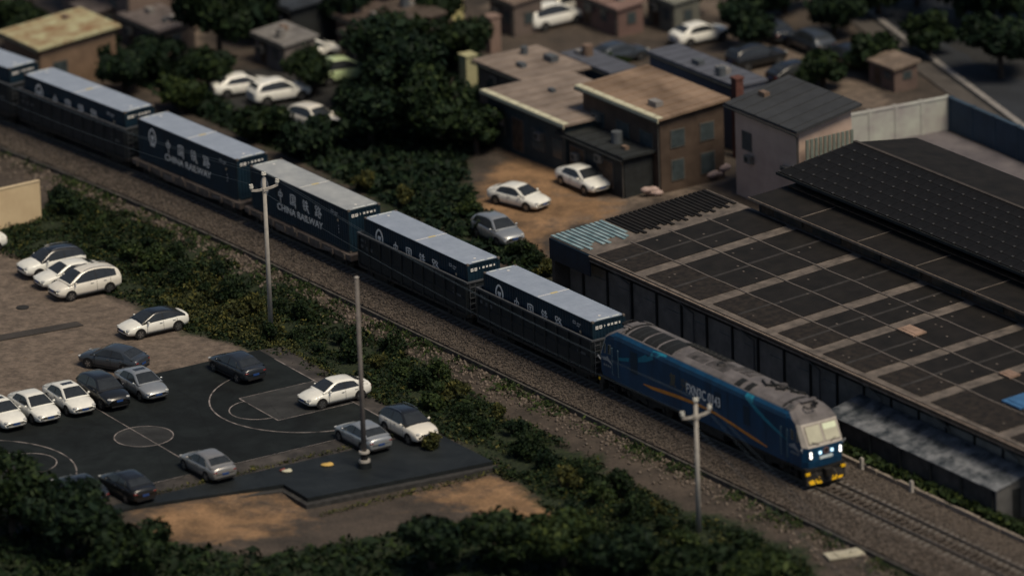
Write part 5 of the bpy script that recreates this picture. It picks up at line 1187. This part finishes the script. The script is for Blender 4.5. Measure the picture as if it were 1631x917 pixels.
# top-left: roof with yellow tones, tall brown walls, tall building
house('yellow_roofed_house', 'low house with a yellow and orange tiled roof at the upper left corner', -105.6, -100.4, 4.0, 10.2, 2.2, pm('ochre_wall', (.18, .12, .08), .85, .2, 1), pm('yellow_roof', (.34, .20, .10), .8, .3, .6, c2=(.42, .40, .24), thr=(.35, .6)), rise=.5, near=[(.8, .8, 1.2, 1.2), (3, .8, 1.2, 1.2)], end=[(1, .8, 1.2, 1.2)])
house('brown_block', 'tall brown rendered block left of the dark tree at the top', -117, -107.0, 15.2, 21.0, 6.5, pm('brown_render2', (.16, .118, .098), .85, .12, .5), X['rbase'], near=[(1, 2, 1.2, 1.4), (4, 2, 1.2, 1.4), (7, 2, 1.2, 1.4)], end=[(1.0, 4.2, 1.3, 1.5), (3.4, 4.2, 1.3, 1.5)])
tb = house('corner_building', 'tall brown building with a cream corner at the top centre', -108, -95.6, 33.0, 36.6, 9.0, pm('brown_render3', (.17, .128, .105), .85, .12, .5), X['rbase'], near=[(2, 3.0, 1.4, 1.6), (5, 3.0, 1.4, 1.6), (8, 3.0, 1.4, 1.6)], end=[(1.4, 1.2, 1.0, 1.6), (1.4, 4.2, 1.0, 1.6)])
q = MB(); q.b2((12.15, .02, 0), (12.46, .9, 9.6)); q.b2((12.15, 2.6, 0), (12.46, 3.58, 9.6)); q.build('corner_pier', pm('cream_pier', (.46, .42, .20), .8, .15, 1), tb)
for px, py, h, c, lab in ((747, 140, 2.4, (.40, .38, .22), 'cream gate pier beside the big tree'), (785, 82, 2.6, (.22, .15, .12), 'pinkish brown gate pier left of the tan block')):
    b = G(px, py, GZ); q = MB(); q.b2((-.45, -.45, -.2), (.45, .45, h)); q.b2((-.52, -.52, h), (.52, .52, h+.12)); tag(q.build('gate_pier', pm('gate_pier', c, .8, .15, 1), None, loc=b, rz=HD), lab, 'pier')
house('dark_roofed_sheds', 'row shed with dark blue grey roof at the top left of centre', -106, -98, 23.5, 29.0, 2.0, X['shedwall_dark'], pm('blue_grey_roof', (.030, .036, .045), .7, .3, .7), rise=.4, near=[(1, .3, 1.6, 1.8, 'door'), (4, .3, 1.6, 1.8, 'door')])
house('timber_shed', 'low brown timber shed below the tall corner building', -92.5, -86.5, 24.5, 29.5, 1.4, pm('timber_wall', (.05, .04, .034), .85, .3, 1), pm('timber_roof', (.060, .048, .040), .85, .35, .8), rise=.3, near=[(1, .3, 1.3, 1.5, 'door'), (3.6, .6, 1.2, 1.0)])
# bits by the brown building: blue drum, white sacks
for px, py, r_, h, c, lab, nm in ((1000, 268, .55, 1.2, (.02, .07, .14), 'dark blue water drum against the brown building', 'water_drum'), (1030, 288, .5, 1.0, (.20, .18, .17), 'grey drum in front of the brown building', 'water_drum')):
    b = G(px, py, GZ); q = MB(); q.cyl((0, 0, 0), (0, 0, h), r_, r_*.96, 16); q.cyl((0, 0, h), (0, 0, h+.08), r_*1.02, r_*.9, 16); q.cyl((0, 0, h*.5), (0, 0, h*.54), r_*1.03, r_*1.03, 16)
    tag(q.build(nm, pm('drum', c, .5, .15, 2), None, loc=b), lab, 'drum')
for px, py, sc_, lab in ((1038, 312, 1.0, 'pale heap of sacks on the yard left of the shed roof'), (1145, 285, 1.5, 'pinkish bundle at the foot of the brown building')):
    b = G(px, py, GZ); q = MB()
    for i in range(5): q.sph((random.uniform(-.4, .4)*sc_, random.uniform(-.3, .3)*sc_, .22*sc_+.12*i*sc_*.6), (.42*sc_, .30*sc_, .2*sc_), 10, 6)
    tag(q.build('sack_heap', pm('sack', (.40, .30, .27), .85, .2, 2), None, loc=b, smooth=True), lab, 'sacks')
# beige wall at left
bw = empty('beige_wall', W(-75.4, -10.3, GZ), HD-math.pi/2, 'free-standing beige rendered wall at the left edge', 'wall')
q = MB(); q.b2((0, -.14, -.3), (9, .14, 2.66)); q.build('wall_face', pm('beige_render', (.64, .48, .29), .85, .10, .5, c2=(.70, .55, .34)), bw)
q = MB(); q.b2((-.03, -.17, 2.662), (9, .17, 2.72)); q.build('coping', pm('beige_coping', (.52, .41, .26), .8, .1, 1), bw)
# debris on the apron
for px, py, c, sx, lab in ((521, 741, (.55, .36, .10), .42, 'orange sack lying near the foot of the court pole'), (457, 751, (.50, .48, .36), .34, 'pale scrap of litter on the apron left of the court pole'), (450, 750, (.20, .05, .04), .2, 'small red scrap beside the pale litter on the apron')):
    b = G(px, py, CZ); q = MB(); q.sph((0, 0, .06), (sx, sx*.6, .09), 10, 6); q.sph((sx*.4, .1, .08), (sx*.5, sx*.4, .09), 8, 5); tag(q.build('litter', pm('litter', c, .7, .15, 3), None, loc=b, smooth=True), lab, 'litter')
for px, py, s_, lab in ((1345, 885, 1.3, 'pale board lying in the weeds at the lower right'),):
    b = G(px, py, GZ); q = MB(); q.box((0, 0, .12), (1.7*s_, .8*s_, .1), rz=.3); q.box((.2, .1, .2), (1.2*s_, .5*s_, .06), rz=.5); tag(q.build('board', pm('pale_board', (.42, .39, .30), .8, .15, 2), None, loc=b), lab, 'board')
# ================================================================== vegetation
def leaf_mat(name, c, var=.5):
    m = bpy.data.materials.new(name); m.use_nodes = True; nt = m.node_tree; b = nt.nodes['Principled BSDF']
    b.inputs['Roughness'].default_value = .65; b.inputs['Specular IOR Level'].default_value = .12
    at = nt.nodes.new('ShaderNodeAttribute'); at.attribute_name = 'tint'
    r = nt.nodes.new('ShaderNodeValToRGB'); r.color_ramp.elements[0].color = (*[x*(1-var) for x in c], 1); r.color_ramp.elements[1].color = (c[0]*2.3, c[1]*1.8, c[2]*1.2, 1)
    e_ = r.color_ramp.elements.new(.6); e_.color = (*c, 1)
    nt.links.new(at.outputs['Fac'], r.inputs['Fac']); nt.links.new(r.outputs['Color'], b.inputs['Base Color'])
    return m
LM = [leaf_mat('leaf_dark', (.0125, .0250, .0115)), leaf_mat('leaf_mid', (.025, .043, .016)), leaf_mat('leaf_olive', (.046, .054, .020)), leaf_mat('leaf_teal', (.0095, .0210, .0120))]
def leaves(name, pts, size, mat, nrm=None, asp=.55):
    n = len(pts); pts = np.asarray(pts)
    d = rng.normal(0, 1, (n, 3)); 
    if nrm is not None: d = d*.75+nrm*1.0
    d /= np.linalg.norm(d, axis=1, keepdims=True)
    t = rng.normal(0, 1, (n, 3)); t -= d*(t*d).sum(1, keepdims=True); t /= np.linalg.norm(t, axis=1, keepdims=True)
    b = np.cross(d, t); s = (size*rng.lognormal(-.12, .38, n))[:, None]
    v = np.stack([pts-t*s, pts+b*s*asp+d*s*.12, pts+t*s, pts-b*s*asp+d*s*.12], 1).reshape(-1, 3)
    f = np.arange(n*4).reshape(n, 4)
    me = np_mesh(name, v, f); me.materials.append(mat)
    a = me.attributes.new('tint', 'FLOAT', 'FACE'); a.data.foreach_set('value', rng.uniform(0, 1, n).astype(np.float32))
    return me
def blob_points(n, lobes, shell=.55):
    P_ = []; Nn = []
    w = np.array([l[3]*l[4]*l[5] for l in lobes])**.67; w /= w.sum()
    for l, k in zip(lobes, rng.multinomial(n, w)):
        d = rng.normal(0, 1, (k, 3)); d /= np.linalg.norm(d, axis=1, keepdims=True)
        r = (shell+(1-shell)*rng.random(k))**.8*(1+.16*np.sin(d[:, 0]*7+l[0]*3)*np.sin(d[:, 1]*6+l[1]*5)*1.4)
        P_.append(np.array(l[:3])+d*r[:, None]*np.array(l[3:])); Nn.append(d)
    return np.concatenate(P_), np.concatenate(Nn)
def crown(name, R0, H0, n, size, mat, nl=9, z0=0.0):
    lobes = []
    for i in range(nl):
        a = random.uniform(0, 6.28); rr = R0*random.uniform(.15, .72); z = z0+H0*random.uniform(.22, .82)
        sr = R0*random.uniform(.30, .52); lobes.append((rr*math.cos(a), rr*math.sin(a), z, sr, sr, sr*random.uniform(.6, .9)*min(1.0, H0/(R0*1.2))))
    p_, nn = blob_points(n, lobes); p_[:, 2] = np.maximum(p_[:, 2], .03)
    return leaves(name, p_, size, mat, nn)
SHR = [[crown('foliage', 1.0, 1.5, 1500, .092, LM[k]) for _ in range(3)] for k in range(4)]
stm = MB()
for k in range(4): stm.cyl((0, 0, -.2), (.35*math.cos(k*1.7), .35*math.sin(k*1.7), .8), .035, .015, 6)
STM = stm.mesh('stem', [pm('stem_brown', (.05, .038, .028), .85, .3, 4)])
def shrub(x, y, sc, k, label, grp='bushes between the court and the railway', zs_=1.0):
    z = gh(x, y); r = empty('bush', (x, y, z-.05), random.uniform(0, 6.28), label, 'bush', grp); r.scale = (sc, sc*random.uniform(.85, 1.15), sc*zs_)
    link('foliage', random.choice(SHR[k]), r); link('stem', STM, r)
def tree(px, py, h, rad, k, label, n=2600, size=.34, z=GZ, trunk=.25, nl=12, grp='trees'):
    b = G(px, py, z); zz = gh(b[0], b[1]); r = empty('tree', (b[0], b[1], zz-.1), random.uniform(0, 6.28), label, 'tree', grp)
    q = MB(); th = h*.42; q.cyl((0, 0, -.2), (.1, .05, th), trunk, trunk*.7, 9)
    for i in range(6):
        a = i*1.05+random.uniform(-.3, .3); e = (rad*.5*math.cos(a), rad*.5*math.sin(a), h*random.uniform(.55, .8)); q.cyl((.1, .05, th*random.uniform(.75, 1)), e, trunk*.45, trunk*.15, 6)
    q.build('trunk', pm('bark', (.045, .034, .026), .9, .3, 3), r)
    link('crown', crown('crown', rad, h*.72, n, size, LM[k], nl, h*.26), r)
# ground cover: mass of weeds (stuff)
def cover(polys, n, size, mat, label, hmax=.35, keep=None, name='ground_cover'):
    P_ = []; tot = 0
    allp = np.array([p_[:2] for q in polys for p_ in q]); lo, hi_ = allp.min(0), allp.max(0)
    while tot < n:
        c = rng.uniform(lo, hi_, (n*2, 2)); m = np.zeros(len(c), bool)
        for q in polys: m |= in_poly(c[:, 0], c[:, 1], q)
        o_c = (c[:, 0]-O[0])*N[0]+(c[:, 1]-O[1])*N[1]
        m &= np.abs(o_c) > 4.6
        cl = np.sin(c[:, 0]*.9+np.sin(c[:, 1]*.7)*2)*np.sin(c[:, 1]*.8+np.sin(c[:, 0]*.5)*2)
        m &= cl+rng.uniform(-1, 1, len(c)) > (-.35 if keep is None else keep)
        c = c[m]; P_.append(c); tot += len(c)
    c = np.concatenate(P_)[:n]
    ix = np.clip(np.searchsorted(xs, c[:, 0]), 1, nx-1); iy = np.clip(np.searchsorted(ys, c[:, 1]), 1, ny-1)
    cl = .5+.5*np.sin(c[:, 0]*1.7)*np.sin(c[:, 1]*1.5+1)
    z = GH[iy, ix]+rng.random(n)**1.6*hmax*(.4+.9*cl)
    p_ = np.stack([c[:, 0], c[:, 1], z], -1); up = np.zeros((n, 3)); up[:, 2] = .6
    me = leaves(name, p_, size, mat, up, .45); return tag(link(name, me), label, 'weeds', kind='stuff')
STRIP = pxpoly([(60, 350), (92, 300), (215, 345), (350, 408), (500, 482), (640, 562), (800, 652), (950, 732), (1090, 815), (1200, 855), (1280, 890), (1330, 960), (880, 960), (880, 815), (795, 750), (700, 690), (500, 598), (420, 562), (300, 530), (180, 472), (60, 420), (-40, 400), (-40, 372)])
cover([STRIP], 58000, .125, LM[0], 'dark green weeds covering the bank between the court and the railway', .40, .22)
cover([STRIP], 14000, .13, LM[2], 'olive and yellowing weeds scattered over the bank beside the railway', .35, .3)
OLV = pxpoly([(300, 430), (420, 480), (480, 560), (420, 555), (300, 520), (250, 480)]); cover([OLV], 9000, .12, LM[2], 'olive weeds behind the white sedan with the dark roof', .5, -.8)
BOT = pxpoly([(-80, 800), (160, 812), (230, 852), (420, 880), (620, 845), (900, 835), (900, 980), (-80, 980)])
cover([BOT], 12000, .24, LM[0], 'dark weeds along the bottom of the picture', .5)
BEH = pxpoly([(-80, 40), (40, 65), (200, 125), (300, 180), (480, 258), (600, 318), (760, 398), (850, 445), (880, 440), (760, 330), (740, 250), (840, 210), (760, 80), (560, 70), (520, 200), (380, 180), (250, 100), (120, 60), (0, 40)])
cover([BEH], 22000, .26, LM[3], 'dark weeds and scrub behind the wagons', .5)
RIG = pxpoly([(1345, 700), (1450, 760), (1500, 795), (1631, 862), (1700, 885), (1700, 835), (1560, 775), (1430, 695)])
def rcover():
    n = 9000; s = rng.uniform(-12, 22, n); o_ = rng.uniform(4.6, 6.6, n)-np.where(s < -7.4, 0, 0); o_ = np.where(s > -7.4, 4.6+(o_-4.6)*.32, o_)
    p_ = np.stack([W(a, b, GZ+rng.random()**1.5*.8) for a, b in zip(s, o_)]); up = np.zeros((n, 3)); up[:, 2] = .6
    tag(link('ground_cover', leaves('ground_cover', p_, .19, LM[1], up, .45)), 'green weeds between the far kerb and the lean-to', 'weeds', kind='stuff')
rcover()
# individual bushes on the bank
spots = [(150, 375), (185, 398), (215, 420), (250, 432), (235, 395), (290, 455), (325, 470), (280, 415), (345, 440), (370, 480), (395, 500), (120, 340), (100, 325), (430, 545), (470, 540), (505, 560), (540, 545), (560, 575), (600, 590), (640, 600), (625, 560), (670, 620), (690, 650), (720, 640), (740, 670), (770, 690), (700, 605), (790, 665), (820, 690), (840, 720), (870, 740), (905, 745), (900, 775), (940, 770), (960, 800), (990, 790), (1010, 820), (1045, 815), (1060, 845), (1000, 850), (950, 845), (910, 830), (1095, 870), (1140, 880), (1190, 870), (1225, 890), (1255, 905), (1180, 905), (480, 510), (445, 500)]
near_names = [(110, 335, 'beside the beige wall'), (205, 405, 'behind the three white cars'), (310, 455, 'behind the white sedan with the dark roof'), (435, 525, 'around the foot of the pole by the containers'), (555, 565, 'behind the painted lane'), (690, 640, 'behind the white crossover'), (820, 700, 'right of the slab corner'), (930, 775, 'above the dirt patch'), (1045, 830, 'around the pole by the locomotive')]
for i, (px, py) in enumerate(spots):
    q = G(px, py, GZ); sc = random.uniform(.6, 1.2); k = random.choice([0, 0, 1, 1, 3, 2])
    if float((q-O)@N) > -4.9-sc: q = q-N*(float((q-O)@N)+4.9+sc)
    cid = min(near_names, key=lambda a: (a[0]-px)**2+(a[1]-py)**2)[2]
    shrub(q[0], q[1], sc, k, 'leafy green bush in the thicket '+cid, 'thicket '+cid)
q = G(692, 712, CZ); z_ = gh(q[0], q[1]); shrub(q[0], q[1], .95, 2, 'spiky olive bush growing at the edge of the slab by the crossover')
# trees
tree(20, 860, 5.5, 3.4, 0, 'dark tree at the lower left corner covering the grey sedan', 6840, 0.19)
tree(110, 880, 4.6, 3.0, 3, 'dark tree right of the corner tree at lower left', 6080, 0.19)
tree(-60, 830, 6.0, 3.4, 0, 'dark tree cut by the left edge at lower left', 5700, 0.19)
tree(215, 915, 3.6, 2.6, 0, 'low dark tree at the bottom below the dirt', 4940, 0.18)
tree(690, 905, 3.4, 2.6, 3, 'low bushy tree at the bottom right of the slab', 4940, 0.18)
tree(800, 900, 3.6, 2.8, 0, 'low bushy dark tree at the bottom centre', 5320, 0.18)
tree(900, 905, 3.6, 2.6, 1, 'bushy green tree at the bottom right of centre', 5320, 0.18)
tree(1000, 915, 3.4, 2.6, 3, 'bushy tree below the utility pole at the bottom', 5320, 0.18)
tree(1110, 935, 3.0, 2.2, 0, 'low bushy tree under the utility pole at the bottom', 4560, 0.18)
tree(1210, 940, 2.6, 2.0, 1, 'low green tree at the bottom beside the track', 3800, 0.16)
TG = 'trees beyond the railway'
tree(350, 110, 8.0, 3.6, 0, 'big dark tree at the top left beside the brown block', 7980, 0.23, grp=TG)
tree(640, 190, 6.5, 4.2, 3, 'broad dark tree behind the wagons left of the beige roofed building', 8740, 0.23, grp=TG)
tree(700, 225, 5.5, 3.6, 0, 'dark tree right of the broad tree behind the wagons', 7600, 0.23, grp=TG)
tree(590, 230, 4.5, 3.2, 3, 'dark tree left of the broad tree behind the wagons', 6840, 0.23, grp=TG)
tree(760, 245, 3.4, 2.2, 0, 'dark tree beside the dirt patch behind the wagons', 4560, 0.22, grp=TG)
tree(110, 110, 3.6, 2.6, 3, 'low tree behind the rear wagons at the left', 4940, 0.20, grp=TG)
tree(60, 80, 3.4, 2.4, 0, 'low tree behind the last wagon at the left edge', 4940, 0.20, grp=TG)
tree(200, 150, 3.0, 2.4, 3, 'low tree behind the fifth container', 4560, 0.20, grp=TG)
tree(290, 180, 2.6, 2.0, 1, 'low green tree behind the fourth container', 4180, 0.20, grp=TG)
tree(420, 225, 2.8, 2.2, 0, 'low tree behind the third container', 4560, 0.20, grp=TG)
tree(500, 250, 2.8, 2.2, 3, 'low tree behind the second container', 4560, 0.20, grp=TG)
tree(870, 235, 3.2, 2.0, 0, 'dark tree in front of the beige roofed building', 4560, 0.20, grp=TG)
tree(1535, 40, 6.5, 4.0, 0, 'dark tree beside the road at the top right', 7600, 0.24, grp=TG)
tree(1595, 125, 5.5, 3.0, 3, 'dark tree beside the road at the right edge', 6460, 0.23, grp=TG)
tree(1640, 30, 7.0, 4.0, 0, 'dark tree in the top right corner', 6840, 0.24, grp=TG)
tree(1400, 25, 4.5, 2.6, 0, 'dark tree left of the road at the top', 5320, 0.23, grp=TG)
tree(1210, 35, 4.0, 2.6, 3, 'dark tree behind the unlit yard at the top', 4940, 0.23, grp=TG)
for i, (px, py) in enumerate([(845, 425), (868, 440), (830, 410), (770, 375), (745, 345), (640, 330), (585, 305)]):
    q = G(px, py, GZ); shrub(q[0], q[1], random.uniform(.9, 1.3), random.choice([0, 1, 2]), ['leafy bush beside the shed corner', 'bush touching the shed corner behind the first container', 'bush left of the shed corner behind the wagons', 'bush right of the silver car behind the wagons', 'bush left of the silver car behind the wagons', 'bush behind the third container roof', 'bush behind the gap of the third and second wagons'][i], 'bushes behind the wagons')
for i, s in enumerate((-6.3, -4.2, -1.5, .5, 3.2, 5.8)):
    p_ = W(s, 4.95 if s > -7 else 5.6, GZ); shrub(p_[0], p_[1], random.uniform(.5, .75), random.choice([1, 1, 0]), ['bush right of the locomotive cab', 'bush beside the kerb ahead of the cab', 'bush under the lean-to roof edge', 'bush beside the far marker post', 'small bush along the lean-to wall', 'small bush near the end of the lean-to'][i], 'bushes along the lean-to')

# denser far background: hedges, low trees and huts
def hut(px, py, ls, lo, h, wc, rc, label, rise=.25):
    s_q, o_q = RS(px, py, GZ); house('hut', label, s_q-ls, s_q, o_q, o_q+lo, GZ+h, pm('hut_wall', wc, .85, .2, 1), pm('hut_roof', rc, .8, .35, .7), over=.2, rise=rise, near=[(ls*.2, .1, .9, min(1.9, h-.2), 'door'), (ls*.6, .8, .8, min(.9, h-1.0))], end=[(lo*.35, .8, .8, min(.9, h-1.0))], cat='hut')
hut(470, 70, 5, 3.2, 2.4, (.05, .055, .065), (.035, .045, .060), 'dark hut with blue grey roof below the cars at the top left of centre')
hut(590, 95, 4.5, 3.5, 2.2, (.10, .075, .06), (.075, .055, .045), 'brown hut left of the timber shed')
hut(455, 118, 4.2, 2.6, 2.0, (.16, .14, .13), (.20, .19, .18), 'pale roofed hut among the white cars beyond the railway')
hut(660, 85, 5.0, 2.6, 2.2, (.05, .045, .04), (.085, .065, .052), 'dark brown hut below the tall corner building')
hut(820, 60, 3.2, 2.4, 2.4, (.13, .10, .085), (.18, .135, .11), 'tan hut in front of the vans at the top centre')
hut(985, 60, 5.5, 2.2, 2.0, (.16, .10, .085), (.20, .13, .11), 'pinkish low hut behind the blue walled store')
hut(1075, 55, 3.4, 2.2, 2.2, (.12, .12, .10), (.20, .20, .17), 'pale grey hut left of the lone white car')
hut(255, 95, 5.5, 3.0, 2.0, (.11, .085, .072), (.13, .11, .105), 'grey brown hut below the brown block at the top left')
hut(150, 62, 3.0, 2.2, 1.8, (.10, .08, .07), (.12, .10, .095), 'small grey hut right of the yellow roofed house')
hut(1425, 148, 3.0, 2.0, 1.6, (.13, .09, .075), (.17, .13, .10), 'small tan hut behind the white boundary wall')
FB = [(560, 60, 4.5, 2.6, 'between the huts at the top left of centre'), (640, 130, 5, 3.2, 'behind the broad tree'), (730, 120, 4.2, 2.4, 'beside the cream gate pier'), (500, 150, 3.2, 2.0, 'beside the pale green car'), (330, 150, 3.4, 2.2, 'left of the white cars'), (250, 130, 3.0, 2.4, 'below the grey brown hut'), (155, 115, 2.8, 2.2, 'behind the rear containers'), (20, 55, 2.8, 2.0, 'left of the rear wagon tops'), (420, 70, 4.5, 2.4, 'right of the big dark tree'), (1190, 80, 3.6, 2.4, 'beside the unlit yard'), (1250, 20, 4.2, 2.6, 'at the top above the unlit yard'), (1330, 60, 3.6, 2.2, 'between the cars of the unlit yard'), (1310, 140, 2.6, 2.0, 'behind the dark grey roof'), (1390, 120, 3.0, 2.0, 'left of the white boundary wall'), (1100, 25, 3.4, 2.2, 'at the top right of the vans'), (1000, 20, 3.2, 2.0, 'right of the cream van'), (960, 135, 2.4, 1.6, 'behind the brown building roof'), (1480, 90, 3.4, 2.0, 'on the footway by the road'), (1460, 10, 6.0, 3.4, 'at the top beside the road'), (1600, 60, 6.0, 3.4, 'beyond the road at the right'), (690, 60, 3.6, 2.2, 'under the tall corner building')]
for px, py, h_, r_, where in FB: tree(px, py, h_, r_, random.choice([0, 3]), 'dark leafy tree '+where, int(1700*r_), .22, grp=TG)

# weeds close to the track and along the paving edges
def line_weeds(n, fn, size, mat, label, hmax=.4):
    p_ = np.stack([fn() for _ in range(n)]); p_[:, 2] += rng.random(n)**1.6*hmax; up = np.zeros((n, 3)); up[:, 2] = .6
    tag(link('ground_cover', leaves('ground_cover', p_, size, mat, up, .4)), label, 'weeds', kind='stuff')
def clump(s): return math.sin(s*1.3)+math.sin(s*.47+1)+math.sin(s*3.1) 
def nfn():
    while True:
        s = rng.uniform(-90, 26)
        if clump(s)+rng.uniform(-1.5, 1.5) > .4: break
    o = -3.75-abs(rng.normal(0, .7)); q = T(s, o); return np.array([q[0], q[1], gh(q[0], q[1])])
line_weeds(9000, nfn, .11, LM[1], 'tufts of green weeds in the dirt along the near drain kerb')
def ffn():
    while True:
        s = rng.uniform(-14, 26)
        if clump(s+40)+rng.uniform(-1.5, 1.5) > -.6: break
    return W(s, 4.75+rng.random()*.35, GZ)
line_weeds(6000, ffn, .13, LM[1], 'green weeds crowding the far kerb ahead of the locomotive', .6)
def efn():
    a = rng.random()
    if a < .45: q = K(14.95+rng.normal(0, .15), rng.uniform(-9, 9.5), CZ-.03)
    elif a < .75: q = K(rng.uniform(-6, 14), 9.2+rng.normal(0, .12), CZ-.02)
    else: q = K(rng.uniform(2.5, 15), 16.9+abs(rng.normal(0, .25)), GZ-.25)
    return q
line_weeds(2600, efn, .09, LM[2], 'small weeds growing along the edges of the court paving', .22)
